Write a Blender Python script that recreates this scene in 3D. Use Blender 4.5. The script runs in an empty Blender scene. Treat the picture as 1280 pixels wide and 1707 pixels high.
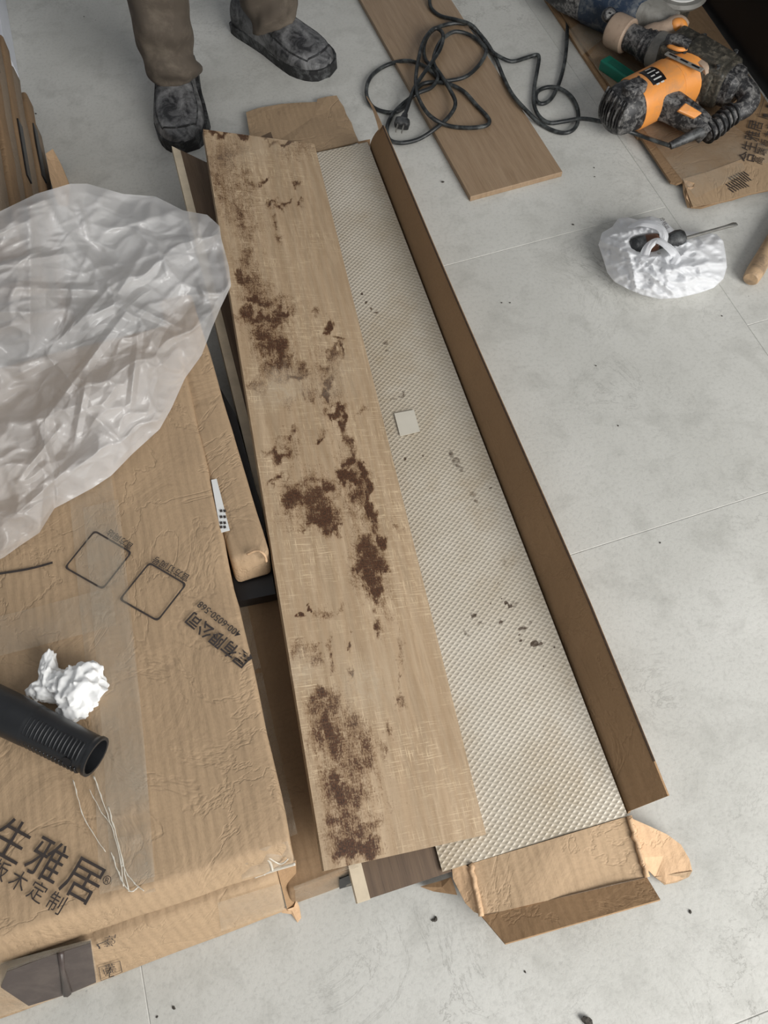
import bpy, bmesh, math, random
import numpy as np
from mathutils import Vector, Matrix, noise as mn

# ------------------------------------------------------------------ camera, world, lights, exposure
S = bpy.context.scene
random.seed(7); np.random.seed(7)
FPX, TILT, ROLL, CH = 1282.8, math.radians(63.81), math.radians(3.12), 1.1
Fw = np.array([0, math.cos(TILT), -math.sin(TILT)]); Rt = np.array([1., 0, 0]); Dn = np.cross(Fw, Rt)
_c, _s = math.cos(ROLL), math.sin(ROLL)
Rt, Dn = _c*Rt + _s*Dn, -_s*Rt + _c*Dn
cam = bpy.data.cameras.new('camera'); camo = bpy.data.objects.new('camera', cam); S.collection.objects.link(camo)
cam.sensor_fit = 'VERTICAL'; cam.sensor_height = 36; cam.sensor_width = 27
cam.lens = FPX*36/1707; cam.clip_start = .02
m3 = Matrix((Rt, -Dn, -Fw)).transposed()
camo.matrix_world = Matrix.Translation((0, 0, CH)) @ m3.to_4x4()
S.camera = camo

def P(x, y, z=0.):
    """point of the scene at height z seen at a place in the photograph"""
    d = (x-640)/FPX*Rt + (y-853.5)/FPX*Dn + Fw
    return Vector(np.array([0, 0, CH]) + d*((z-CH)/d[2]))
def proj(p):
    v = np.array(p, float) - [0, 0, CH]; k = v @ Fw
    return 640+FPX*(v@Rt)/k, 853.5+FPX*(v@Dn)/k

wd = bpy.data.worlds.new('world'); S.world = wd; wd.use_nodes = True
bg = wd.node_tree.nodes['Background']; bg.inputs[0].default_value = (.93, .97, 1, 1); bg.inputs[1].default_value = .28
def area(name, loc, target, sx, sy, power, col):
    l = bpy.data.lights.new(name, 'AREA'); l.shape = 'RECTANGLE'; l.size = sx; l.size_y = sy; l.energy = power; l.color = col
    o = bpy.data.objects.new(name, l); S.collection.objects.link(o); o.location = loc
    o.rotation_euler = (Vector(target)-Vector(loc)).to_track_quat('-Z', 'Y').to_euler()
    return o
area('window_daylight', (1.75, -1.25, 1.4), (.2, .7, 0), 1.9, 1.5, 103, (1, .985, .96))
S.view_settings.view_transform = 'Standard'; S.view_settings.look = 'None'
S.view_settings.gamma = 1; S.view_settings.use_curve_mapping = False
S.view_settings.exposure = 0.0

# ------------------------------------------------------------------ helpers
WM = {}
def put(o, M, parent=None):
    S.collection.objects.link(o)
    WM[o] = M
    if parent is not None:
        o.parent = parent; o.matrix_basis = WM[parent].inverted() @ M
    else:
        o.matrix_basis = M
    return o
def tag(o, label=None, cat=None, group=None, kind=None):
    if label: o['label'] = label
    if cat: o['category'] = cat
    if group: o['group'] = group
    if kind: o['kind'] = kind
    return o
def empty(name, loc, label=None, cat=None, group=None):
    o = bpy.data.objects.new(name, None); o.empty_display_size = .05
    put(o, Matrix.Translation(loc)); return tag(o, label, cat, group)
def frame(org, ydir, up=(0, 0, 1)):
    y = Vector(ydir).normalized(); z = Vector(up); z = (z - y*z.dot(y)).normalized(); x = y.cross(z)
    M = Matrix((x, y, z)).transposed().to_4x4(); M.translation = Vector(org); return M
def mk(name, vf, mat, parent=None, M=None, smooth=False, sharp=None, uv=None):
    v, f = vf
    v = [Vector(q) for q in v]
    if M is None:
        c = sum(v, Vector())/len(v); c.z = min(q.z for q in v); M = Matrix.Translation(c)
    Mi = M.inverted()
    me = bpy.data.meshes.new(name); me.from_pydata([Mi @ q for q in v], [], [list(q) for q in f]); me.update()
    bm = bmesh.new(); bm.from_mesh(me); bmesh.ops.recalc_face_normals(bm, faces=bm.faces); bm.to_mesh(me); bm.free()
    if smooth:
        me.polygons.foreach_set('use_smooth', [True]*len(me.polygons))
        if sharp: me.set_sharp_from_angle(angle=math.radians(sharp))
    if mat: me.materials.append(mat)
    return put(bpy.data.objects.new(name, me), M, parent)
def join(*vfs):
    V, F = [], []
    for v, f in vfs:
        n = len(V); V += list(v); F += [[i+n for i in q] for q in f]
    return V, F
def hexa(top, bot, cuts=0, bevel=0, amp=0, freq=8, seed=0, seg=2):
    """box hull from four top and four bottom corners (same order)"""
    bm = bmesh.new()
    t = [bm.verts.new(q) for q in top]; b = [bm.verts.new(q) for q in bot]
    bm.faces.new(t); bm.faces.new(b[::-1])
    for i in range(4):
        j = (i+1) % 4; bm.faces.new((t[j], t[i], b[i], b[j]))
    bmesh.ops.recalc_face_normals(bm, faces=bm.faces)
    if bevel: bmesh.ops.bevel(bm, geom=bm.edges[:], offset=bevel, segments=seg, profile=.5, affect='EDGES', clamp_overlap=True)
    for k in range(cuts):
        es = [e for e in bm.edges if e.calc_length() > .03]
        if es: bmesh.ops.subdivide_edges(bm, edges=es, cuts=1, use_grid_fill=True)
    if amp:
        bm.normal_update()
        for v in bm.verts:
            n1 = mn.noise(v.co*freq+Vector((seed, 0, 0))); n2 = mn.noise(v.co*freq*3.1+Vector((0, seed, 5)))
            v.co += v.normal*amp*(n1+.4*n2)
    V = [v.co.copy() for v in bm.verts]; bm.verts.index_update(); F = [[v.index for v in f.verts] for f in bm.faces]; bm.free()
    return V, F
def slab(quad, th, **k):
    q = [Vector(a) for a in quad]; n = (q[1]-q[0]).cross(q[3]-q[0]).normalized()
    if n.z < 0: n = -n
    return hexa(q, [a-n*th for a in q], **k)
def box(c, s, M=None, bevel=0, **k):
    x, y, z = [a/2 for a in s]; c = Vector(c)
    t = [c+Vector(q) for q in ((-x, -y, z), (x, -y, z), (x, y, z), (-x, y, z))]; b = [c+Vector(q) for q in ((-x, -y, -z), (x, -y, -z), (x, y, -z), (-x, y, -z))]
    if M is not None: t = [M@q for q in t]; b = [M@q for q in b]
    return hexa(t, b, bevel=bevel, **k)
def grid(fn, nu, nv, thick=0, closed=False):
    """surface fn(u,v), u,v in 0..1; optional thickness downward along the normal"""
    V = [Vector(fn(i/nu, j/nv)) for j in range(nv+1) for i in range(nu+1)]
    F = [(j*(nu+1)+i, j*(nu+1)+i+1, (j+1)*(nu+1)+i+1, (j+1)*(nu+1)+i) for j in range(nv) for i in range(nu)]
    if thick:
        N = [Vector() for _ in V]
        for f in F:
            n = (V[f[1]]-V[f[0]]).cross(V[f[3]]-V[f[0]])
            for i in f: N[i] += n
        n0 = len(V); s = 1 if sum((q.z for q in N)) > 0 else -1
        V += [V[i]-N[i].normalized()*thick*s for i in range(n0)]
        F2 = [tuple(n0+i for i in f[::-1]) for f in F]
        rim = [j for j in range(nu+1)] + [j*(nu+1)+nu for j in range(1, nv+1)] + [nv*(nu+1)+i for i in range(nu-1, -1, -1)] + [j*(nu+1) for j in range(nv-1, 0, -1)]
        F += F2
        for a, b in zip(rim, rim[1:]+rim[:1]): F.append((a, n0+a, n0+b, b))
    return V, F
def poly_sheet(pts, th, n=None):
    """flat sheet with any outline"""
    q = [Vector(a) for a in pts]
    if n is None: n = Vector((0, 0, 1))
    m = len(q)
    return q+[a-n*th for a in q], [tuple(range(m)), tuple(range(2*m-1, m-1, -1))]+[(i, i+m, (i+1) % m+m, (i+1) % m) for i in range(m)]
def catmull(pts, k=6, closed=False):
    p = [Vector(a) for a in pts]; out = []
    n = len(p)
    for i in range(n-1):
        a, b, c, d = p[max(i-1, 0)], p[i], p[i+1], p[min(i+2, n-1)]
        for j in range(k):
            t = j/k
            out.append(.5*((2*b)+(c-a)*t+(2*a-5*b+4*c-d)*t*t+(3*b-a-3*c+d)*t**3))
    out.append(p[-1]); return out
def loft(pts, rad, n=16, up=(0, 0, 1), ex=2., cap=True, wob=None):
    """tube through pts; rad = number or (a,b) per point; ex = superellipse exponent"""
    p = [Vector(a) for a in pts]; V, F = [], []
    m = len(p); prev = None
    for i, c in enumerate(p):
        t = (p[min(i+1, m-1)]-p[max(i-1, 0)]).normalized()
        if prev is None:
            u = Vector(up); u = u-t*u.dot(t)
            if u.length < 1e-4: u = Vector((1, 0, 0))-t*t.x
        else:
            u = prev-t*prev.dot(t)
        u.normalize(); prev = u; s = t.cross(u)
        r = rad[i] if isinstance(rad, (list, tuple)) else rad
        ra, rb = r if isinstance(r, (tuple, list)) else (r, r)
        for k in range(n):
            a = 2*math.pi*k/n; ca, sa = math.cos(a), math.sin(a)
            e = 2/ex
            w = wob(i/(m-1), a) if wob else 1
            V.append(c+s*(ra*w*math.copysign(abs(ca)**e, ca))+u*(rb*w*math.copysign(abs(sa)**e, sa)))
    for i in range(m-1):
        for k in range(n):
            F.append((i*n+k, i*n+(k+1) % n, (i+1)*n+(k+1) % n, (i+1)*n+k))
    if cap: F.append(tuple(range(n))[::-1]); F.append(tuple((m-1)*n+k for k in range(n)))
    return V, F

# ------------------------------------------------------------------ materials
class NT:
    def __init__(s, name):
        s.m = bpy.data.materials.new(name); s.m.use_nodes = True; s.t = s.m.node_tree; s.b = s.t.nodes['Principled BSDF']
        s.out = s.t.nodes['Material Output']; s.co = s.t.nodes.new('ShaderNodeTexCoord')
    def n(s, k, **a):
        o = s.t.nodes.new('ShaderNode'+k)
        for q, v in a.items(): setattr(o, q, v)
        return o
    def link(s, a, b): s.t.links.new(a, b)
    def map(s, scale=(1, 1, 1), rot=(0, 0, 0), loc=(0, 0, 0)):
        o = s.n('Mapping'); s.link(s.co.outputs['Object'], o.inputs[0])
        o.inputs['Scale'].default_value = scale; o.inputs['Rotation'].default_value = rot; o.inputs['Location'].default_value = loc
        return o.outputs[0]
    def noise(s, vec, scale, detail=4, rough=.5, dist=0):
        o = s.n('TexNoise'); s.link(vec, o.inputs['Vector']); o.inputs['Scale'].default_value = scale
        o.inputs['Detail'].default_value = detail; o.inputs['Roughness'].default_value = rough; o.inputs['Distortion'].default_value = dist
        return o.outputs['Fac']
    def ramp(s, x, *st):
        o = s.n('ValToRGB'); e = o.color_ramp.elements
        while len(e) < len(st): e.new(.5)
        for q, (p, c) in zip(e, st):
            q.position = p; q.color = (c, c, c, 1) if isinstance(c, (int, float)) else (*c, 1)
        s.link(x, o.inputs[0]); return o.outputs[0]
    def math(s, op, a, b=0., clamp=False):
        o = s.n('Math', operation=op); o.use_clamp = clamp
        for i, q in enumerate((a, b)):
            if isinstance(q, (int, float)): o.inputs[i].default_value = q
            else: s.link(q, o.inputs[i])
        return o.outputs[0]
    def mix(s, f, a, b, mode='MIX'):
        o = s.n('Mix', data_type='RGBA', blend_type=mode)
        for sock, q in ((o.inputs[0], f), (o.inputs[6], a), (o.inputs[7], b)):
            if isinstance(q, (int, float)): sock.default_value = q
            elif isinstance(q, tuple): sock.default_value = (*q, 1)
            else: s.link(q, sock)
        return o.outputs[2]
    def bump(s, h, strength=.3, dist=.002, nrm=None):
        o = s.n('Bump'); s.link(h, o.inputs['Height']); o.inputs['Strength'].default_value = strength; o.inputs['Distance'].default_value = dist
        if nrm is not None: s.link(nrm, o.inputs['Normal'])
        s.link(o.outputs[0], s.b.inputs['Normal']); return o.outputs[0]
    def base(s, c):
        if isinstance(c, tuple): s.b.inputs['Base Color'].default_value = (*c, 1)
        else: s.link(c, s.b.inputs['Base Color'])
    def set(s, **k):
        for q, v in k.items():
            i = s.b.inputs[q.replace('_', ' ')]
            if isinstance(v, (int, float)): i.default_value = v
            else: s.link(v, i)
        return s
def rgb(r, g, b):
    f = lambda c: ((c/255+.055)/1.055)**2.4 if c > 10 else c/255/12.92
    return (f(r), f(g), f(b))
def plain(name, c, rough=.6, var=.15, scale=30, bump=0, metal=0, **k):
    t = NT(name); v = t.map(); nz = t.noise(v, scale, 5, .6)
    t.base(t.mix(t.ramp(nz, (.3, 0.), (.7, 1.)), tuple(q*(1-var) for q in c), tuple(min(1, q*(1+var)) for q in c)))
    t.set(Roughness=rough, Metallic=metal, **k)
    if bump: t.bump(nz, bump, .001)
    return t.m
def mat_floor():
    t = NT('grey stone tile'); v = t.map()
    gv = t.n('NewGeometry').outputs['Position']
    big = t.noise(gv, 2.2, 5, .6, .6); fine = t.noise(gv, 160, 3, .7); mid = t.noise(gv, 14, 6, .65, .4)
    col = t.mix(t.ramp(big, (.3, 0.), (.7, 1.)), rgb(190, 189, 182), rgb(212, 211, 205))
    col = t.mix(t.math('MULTIPLY', t.ramp(mid, (.5, 0.), (.68, 1.)), .45), col, rgb(166, 165, 158))
    vein = t.noise(gv, 5, 8, .7, 2.2)
    vv = t.math('MULTIPLY', t.ramp(t.math('ABSOLUTE', t.math('SUBTRACT', vein, .5)), (.0, 1.), (.012, 0.)), t.ramp(t.noise(gv, 3.1, 3), (.5, 0.), (.66, 1.)))
    col = t.mix(t.math('MULTIPLY', vv, .65), col, rgb(140, 138, 132))
    col = t.mix(t.math('MULTIPLY', t.ramp(fine, (.35, 1.), (.5, 0.)), .22), col, rgb(150, 149, 144))
    dust = t.n('TexVoronoi'); t.link(gv, dust.inputs['Vector']); dust.inputs['Scale'].default_value = 26
    dm = t.math('MULTIPLY', t.ramp(dust.outputs['Distance'], (.022, 1.), (.045, 0.)), t.ramp(t.noise(gv, 6, 2), (.58, 0.), (.62, 1.)))
    col = t.mix(t.math('MULTIPLY', dm, .8), col, rgb(96, 92, 86))
    oi = t.n('ObjectInfo'); tone = t.ramp(oi.outputs['Random'], (0, .93), (1, 1.))
    col = t.mix(1., col, tone, 'MULTIPLY')
    t.base(col); t.set(Roughness=.62); t.b.inputs['Specular IOR Level'].default_value = .35
    t.bump(t.math('ADD', fine, t.math('MULTIPLY', mid, .5)), .22, .0015)
    return t.m
def mat_card(name, c, grime=.25, wr=.5):
    t = NT(name); v = t.map()
    fib = t.noise(t.map(scale=(1, 1, 1)), 260, 3, .7); big = t.noise(v, 4, 5, .6, .3); st = t.noise(t.map(scale=(1, 9, 9)), 22, 4, .5)
    a = tuple(q*.86 for q in c); b = tuple(q*1.12 for q in c)
    col = t.mix(t.ramp(big, (.3, 0.), (.7, 1.)), a, b)
    col = t.mix(t.math('MULTIPLY', t.ramp(fib, (.35, 1.), (.55, 0.)), .25), col, tuple(q*.7 for q in c))
    col = t.mix(t.math('MULTIPLY', t.ramp(st, (.55, 0.), (.75, 1.)), grime), col, tuple(q*.75 for q in c))
    t.base(col); t.set(Roughness=.72); t.b.inputs['Specular IOR Level'].default_value = .3
    w = t.noise(v, 9, 6, .6, 1.2); w2 = t.noise(t.map(scale=(1, .12, 1)), 70, 3, .5)
    flu = t.n('TexWave', wave_type='BANDS', bands_direction='X'); t.link(t.map(), flu.inputs[0]); flu.inputs['Scale'].default_value = 26; flu.inputs['Distortion'].default_value = 1.2; flu.inputs['Detail'].default_value = 2
    crs = t.math('MINIMUM', t.math('ABSOLUTE', t.math('SUBTRACT', t.noise(v, 5, 5, .6, 1.5), .5)), .02)
    t.bump(t.math('ADD', t.math('ADD', t.math('MULTIPLY', w, 1.3), t.math('MULTIPLY', w2, .5)), t.math('ADD', t.math('MULTIPLY', flu.outputs['Fac'], .10), t.math('MULTIPLY', crs, 9.))), wr, .006)
    return t.m
def mat_wood(name, c1, c2, c3, sc=1., rough=.5):
    t = NT(name); v = t.map(scale=(14*sc, .9*sc, 4*sc)); g = t.noise(v, 6, 8, .62, 1.1); g2 = t.noise(t.map(scale=(60, 2.2, 9)), 9, 4, .6)
    rings = t.n('TexWave', wave_type='BANDS', bands_direction='X'); t.link(t.map(scale=(1, .16, 1)), rings.inputs[0])
    rings.inputs['Scale'].default_value = 22*sc; rings.inputs['Distortion'].default_value = 9; rings.inputs['Detail'].default_value = 3; rings.inputs['Detail Scale'].default_value = 1.4
    col = t.mix(t.ramp(g, (.3, 0.), (.7, 1.)), c1, c2)
    col = t.mix(t.math('MULTIPLY', t.ramp(g2, (.52, 0.), (.7, 1.)), .5), col, c3)
    col = t.mix(t.math('MULTIPLY', rings.outputs['Fac'], .16), col, c3)
    t.base(col); t.set(Roughness=rough); t.bump(g2, .12, .001)
    return t.m
def mat_dusty(name, c, dust=(.36, .34, .31), amt=.5, rough=.55, scale=30, lo=.48, hi=.62):
    t = NT(name); v = t.map(); a = t.noise(v, scale, 7, .72, .5); b = t.noise(v, scale*.28, 4, .6)
    d = t.math('MULTIPLY', t.ramp(t.math('ADD', t.math('MULTIPLY', a, .7), t.math('MULTIPLY', b, .3)), (lo, 0.), (hi, 1.)), amt)
    t.base(t.mix(d, c, dust)); t.set(Roughness=rough); t.bump(a, .2, .001); return t.m
def mat_film(name, alpha_lo, alpha_hi, c=(.9, .9, .9), rough=.25, scale=9, bump=.5, dist=.004, trans=.35):
    t = NT(name); v = t.map(); w = t.noise(v, scale, 6, .55, 1.4); w2 = t.noise(t.map(scale=(1, 2.2, 1)), scale*3.2, 3, .5, 2.)
    t.base(c); t.set(Roughness=rough); t.b.inputs['Specular IOR Level'].default_value = .6
    r1 = t.math('ABSOLUTE', t.math('SUBTRACT', w, .5)); r2 = t.math('ABSOLUTE', t.math('SUBTRACT', w2, .5))
    nb = t.bump(t.math('ADD', t.math('MULTIPLY', r1, 2.), t.math('MULTIPLY', r2, .7)), bump, dist)
    tl = t.n('BsdfTranslucent'); tl.inputs[0].default_value = (*c, 1)
    m1 = t.n('MixShader'); m1.inputs[0].default_value = trans; t.link(t.b.outputs[0], m1.inputs[1]); t.link(tl.outputs[0], m1.inputs[2])
    tr = t.n('BsdfTransparent'); m2 = t.n('MixShader')
    t.link(t.ramp(t.noise(v, scale*.5, 4), (.3, alpha_lo), (.7, alpha_hi)), m2.inputs[0])
    t.link(tr.outputs[0], m2.inputs[1]); t.link(m1.outputs[0], m2.inputs[2]); t.link(m2.outputs[0], t.out.inputs[0])
    return t.m
def mat_stained():
    t = NT('stained oak laminate')
    g = t.noise(t.map(scale=(10, .8, 3)), 7, 7, .6, 1.)
    col = t.mix(t.ramp(g, (.3, 0.), (.7, 1.)), rgb(152, 131, 105), rgb(180, 157, 129))
    wave = t.n('TexWave', wave_type='BANDS', bands_direction='X'); t.link(t.map(scale=(1, .14, 1)), wave.inputs[0]); wave.inputs['Scale'].default_value = 18; wave.inputs['Distortion'].default_value = 12; wave.inputs['Detail'].default_value = 3
    col = t.mix(t.math('MULTIPLY', wave.outputs['Fac'], .3), col, rgb(152, 124, 92))
    fx = t.noise(t.map(scale=(1.6, 30, 1)), 20, 3, .6); fy = t.noise(t.map(scale=(34, 2.2, 1)), 18, 3, .6); fz = t.noise(t.map(scale=(24, 1.4, 1)), 26, 3, .6)
    zone = t.ramp(t.noise(t.map(), 7, 4, .6), (.42, .1), (.6, 1.))
    sa = t.math('MULTIPLY', t.math('MAXIMUM', t.ramp(fx, (.56, 0.), (.64, 1.)), t.ramp(fy, (.57, 0.), (.65, 1.))), zone)
    col = t.mix(t.math('MULTIPLY', sa, .62), col, rgb(222, 200, 166))
    col = t.mix(t.math('MULTIPLY', t.ramp(fz, (.55, 0.), (.68, 1.)), .4), col, rgb(138, 112, 83))
    at = t.n('Attribute', attribute_name='stain').outputs['Fac']; wh = t.n('Attribute', attribute_name='wear').outputs['Fac']
    spk = t.noise(t.map(scale=(1.4, .8, 1)), 420, 3, .7, .2); md = t.noise(t.map(scale=(1.5, 1, 1)), 60, 9, .8, .8); lin = t.noise(t.map(scale=(30, 1.3, 1)), 22, 4, .7)
    lin2 = t.noise(t.map(scale=(1, 20, 1)), 24, 3, .7)
    q = t.math('ADD', t.math('ADD', t.math('MULTIPLY', spk, .30), t.math('MULTIPLY', md, .42)), t.math('ADD', t.math('MULTIPLY', lin, .20), t.math('MULTIPLY', lin2, .10)))
    lvl = t.math('ADD', t.math('MULTIPLY', t.math('SUBTRACT', q, .5), 2.5), t.math('MULTIPLY', at, .86))
    halo = t.ramp(lvl, (.22, 0.), (.42, 1.)); dark = t.ramp(lvl, (.45, 0.), (.52, 1.))
    col = t.mix(t.math('MULTIPLY', halo, .7), col, rgb(106, 78, 50))
    drk = t.mix(t.ramp(spk, (.4, 0.), (.6, 1.)), rgb(42, 26, 17), rgb(84, 52, 31))
    dark = t.math('MULTIPLY', dark, t.math('SUBTRACT', 1., t.math('MULTIPLY', sa, .45)))
    col = t.mix(t.math('MULTIPLY', dark, .95), col, drk)
    col = t.mix(t.math('MULTIPLY', t.math('MULTIPLY', wh, t.ramp(md, (.35, 0.), (.6, 1.))), .55), col, rgb(186, 172, 150))
    t.base(col); t.set(Roughness=.55); t.b.inputs['Specular IOR Level'].default_value = .35
    t.bump(t.math('ADD', t.math('ADD', fx, fy), dark), .16, .001); return t.m
def mat_foam():
    t = NT('embossed foam'); 
    sp = t.n('SeparateXYZ'); t.link(t.map(), sp.inputs[0])
    wobble = t.noise(t.map(), 7, 2); kx, ky = math.pi/.0108, math.pi/.0078
    ph = t.math('MULTIPLY', wobble, 5.)
    a = t.math('ADD', t.math('ADD', t.math('MULTIPLY', sp.outputs[0], kx), t.math('MULTIPLY', sp.outputs[1], ky)), ph)
    b = t.math('SUBTRACT', t.math('MULTIPLY', sp.outputs[0], kx), t.math('MULTIPLY', sp.outputs[1], ky))
    h = t.math('MULTIPLY', t.math('ABSOLUTE', t.math('SINE', a)), t.math('ABSOLUTE', t.math('SINE', b)))
    big = t.noise(t.map(), 5, 4, .6)
    col = t.mix(t.ramp(big, (.35, 0.), (.65, 1.)), rgb(204, 196, 181), rgb(186, 175, 156))
    col = t.mix(t.math('MULTIPLY', t.ramp(h, (.3, 0.), (.95, 1.)), .22), col, rgb(140, 124, 100))
    spk = t.noise(t.map(), 150, 4, .6); at = t.n('Attribute', attribute_name='spot').outputs['Fac']
    halo = t.ramp(t.math('ADD', t.math('MULTIPLY', at, .6), t.math('MULTIPLY', spk, .35)), (.42, 0.), (.55, 1.))
    col = t.mix(t.math('MULTIPLY', halo, .9), col, rgb(70, 52, 36))
    col = t.mix(t.math('MULTIPLY', t.ramp(t.noise(t.map(), 9, 5, .7), (.5, 0.), (.72, 1.)), .42), col, rgb(164, 142, 108))
    t.base(col); t.set(Roughness=.33); t.b.inputs['Specular IOR Level'].default_value = .55
    t.bump(h, .5, -.0018); return t.m

M = dict(
 floor=mat_floor(), grout=plain('grout', rgb(186, 185, 180), .9),
 wall=plain('white painted wall', rgb(205, 208, 214), .7, .03),
 card=mat_card('kraft cardboard', rgb(174, 148, 118)), cardd=mat_card('inner cardboard', rgb(156, 126, 94), .3, .35), cardl=mat_card('pale cardboard', rgb(206, 172, 136), .2, .6),
 cardv=mat_card('old cardboard', rgb(140, 114, 86), .4, .4),
 stk=mat_card('weathered cardboard', rgb(136, 120, 102), .5, .5), patch=plain('glossy pale patch', rgb(206, 200, 186), .12, .03),
 cut=plain('corrugated cut edge', rgb(64, 48, 35), .9, .4, 200),
 ink=plain('black print', rgb(58, 50, 46), .7, .2, 90), inkw=plain('label print', rgb(190, 190, 185), .7, .1),
 oak=mat_wood('oak laminate', rgb(162, 139, 113), rgb(146, 122, 96), rgb(120, 98, 76)), walnut=mat_wood('walnut laminate', rgb(112, 92, 72), rgb(92, 74, 58), rgb(66, 52, 40)),
 edge=plain('light board edge', rgb(205, 190, 165), .6), black=plain('black lacquer', rgb(24, 23, 25), .35, .2), brownboard=mat_dusty('dark brown board', rgb(72, 62, 58), rgb(120, 108, 98)[:3], .25, .35),
 stained=mat_stained(), foam=mat_foam(),
 tape=mat_film('clear packing tape', .07, .30, (.60, .53, .42), .16, 30, .6, .003, .05),
 film=mat_film('translucent polythene film', .42, .80, (.76, .75, .745), .24, 9, .18, .004, .3),
 bag=mat_film('white thin plastic', .86, .98, (.93, .94, .96), .35, 26, .3, .003, .35),
 rubber=mat_dusty('black dusty rubber', rgb(34, 35, 36), rgb(120, 122, 122), .5, .5, 60), cord=mat_dusty('black cord', rgb(30, 33, 34), rgb(110, 114, 112), .55, .45, 45),
 orange=mat_dusty('orange plastic', rgb(226, 148, 72), rgb(176, 134, 96), .6, .42, 34, .48, .64), dblack=mat_dusty('dusty black plastic', rgb(34, 34, 36), rgb(138, 136, 133), .8, .5, 105, .47, .60),
 gear=mat_dusty('greasy dark metal', rgb(52, 50, 44), rgb(128, 120, 106), .6, .5, 100, .48, .62), grey=mat_dusty('dull cast metal', rgb(134, 132, 126), rgb(90, 86, 80), .6, .45, 40),
 tan=mat_dusty('dusty tan collar', rgb(172, 150, 130), rgb(120, 100, 84), .5, .6, 30), blue=mat_dusty('dark blue plastic', rgb(32, 48, 68), rgb(138, 140, 138), .6, .45, 55, .48, .62),
 steel=plain('worn steel', rgb(150, 148, 142), .35, .2, 60, 0, .7), green=plain('green plastic', rgb(18, 112, 92), .4, .15, 20), stick=mat_dusty('worn wood handle', rgb(176, 148, 116), rgb(84, 74, 64), .6, .6, 40, .45, .6),
 trouser=mat_dusty('olive brown trousers', rgb(84, 75, 65), rgb(128, 117, 103), .5, .9, 12), shoe=mat_dusty('dusty black leather', rgb(38, 38, 40), rgb(150, 150, 150), .72, .5, 34, .42, .62),
 sole=mat_dusty('black sole', rgb(30, 30, 31), rgb(120, 122, 122), .6, .7, 50), tissue=plain('white tissue', rgb(240, 240, 238), .9, .03, 20), tube=plain('black plastic tube', rgb(34, 35, 37), .38, .15, 40),
 crumb=plain('dark crumb', rgb(70, 66, 60), .9, .3), white=plain('white paper', rgb(225, 225, 222), .7, .03),
)

# ------------------------------------------------------------------ setting: floor tiles and wall
A0, B0 = P(880.6, 9.4), P(1271, 581.5)
e1 = (B0-A0); e1.z = 0; e1.normalize(); e2 = Vector((-e1.y, e1.x, 0))          # along / across the tile rows
TM = Matrix((e1, e2, Vector((0, 0, 1)))).transposed().to_4x4()
fl = mk('floor', box((0, 0, -.0208), (9, 9, .04), TM), M['grout'], M=TM); tag(fl, kind='structure')
tw, tl = .617, 1.209
first = None
for col in range(-2, 2):
    for row in range(-3, 3):
        # beyond the first visible joint the rows are twice as wide
        w_ = 2*tw if row < 0 else tw
        c0 = -.339+tl*col; r0 = -.977+(2*tw*row if row < 0 else tw*row)+(.31 if col == 1 else 0)
        Mt = TM @ Matrix.Translation((r0+w_/2, c0+tl/2, 0))
        if first is None: first = {}
        if w_ not in first:
            first[w_] = mk('tile', box((0, 0, -.006), (w_-.0009, tl-.0009, .012), Mt, bevel=.0006, seg=1), M['floor'], fl, Mt)
        else:
            put(bpy.data.objects.new('tile', first[w_].data), Mt, fl)
wl = mk('wall_left', hexa(*[[TM @ Vector(q) for q in ((-1.82, -.31, z), (-1.82, -.75, z), (-4, -.75, z), (-4, -.31, z))] for z in (2.5, 0)]), M['wall'], M=TM); tag(wl, kind='structure')
bb = mk('baseboard_left', hexa(*[[TM @ Vector(q) for q in ((-1.815, -.297, z), (-1.815, -.31, z), (-4, -.31, z), (-4, -.297, z))] for z in (.07, 0)], bevel=.002), M['wall'], wl, TM); tag(bb, kind='structure')

wb = mk('wall_back', hexa(*[[TM @ Vector(q) for q in ((-4, -.75, z), (-4.1, -.75, z), (-4.1, 4, z), (-4, 4, z))] for z in (2.6, 0)]), M['wall'], M=TM); tag(wb, kind='structure')  # unseen; added with side wall and ceiling to block ambient light
ws = mk('wall_side', hexa(*[[TM @ Vector(q) for q in ((-1.81, -.75, z), (-1.81, -2.9, z), (-1.71, -2.9, z), (-1.71, -.75, z))] for z in (2.6, 0)]), M['wall'], M=TM); tag(ws, kind='structure')  # unseen, added to keep sky light off the far left
ce = mk('ceiling', hexa(*[[TM @ Vector(q) for q in ((2.5, -3, z), (-4.1, -3, z), (-4.1, 4, z), (2.5, 4, z))] for z in (2.7, 2.6)]), M['wall'], M=TM); tag(ce, kind='structure')  # unseen, added to cut the ambient light from above

# ------------------------------------------------------------------ open carton with foam
ZF = .035
fo = [P(612, 236, ZF), P(1046, 1359, ZF), P(782, 1440, ZF)]
ly = (fo[0]-fo[1]).normalized(); fx = (fo[1]-fo[2]); fx = (fx-ly*fx.dot(ly)).normalized()   # ly away, fx to the right
org = fo[1]-fx*.42; LEN = (fo[0]-fo[1]).length
CF = frame((org.x, org.y, 0), ly)
def C(u, v, z): return CF @ Vector((u, v, z))     # u right, v away
carton = empty('open_carton', C(.3, LEN/2, 0), 'long opened cardboard carton holding the embossed foam, flaps folded out', 'carton')
wR = .42
L0 = P(782, 1440, ZF); uL = (CF.inverted() @ L0).x; vL = (CF.inverted() @ L0).y
mk('base', box(((uL+wR)/2, LEN/2, .004), (wR-uL+.006, LEN, .006), CF), M['cardd'], carton, CF)
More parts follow.
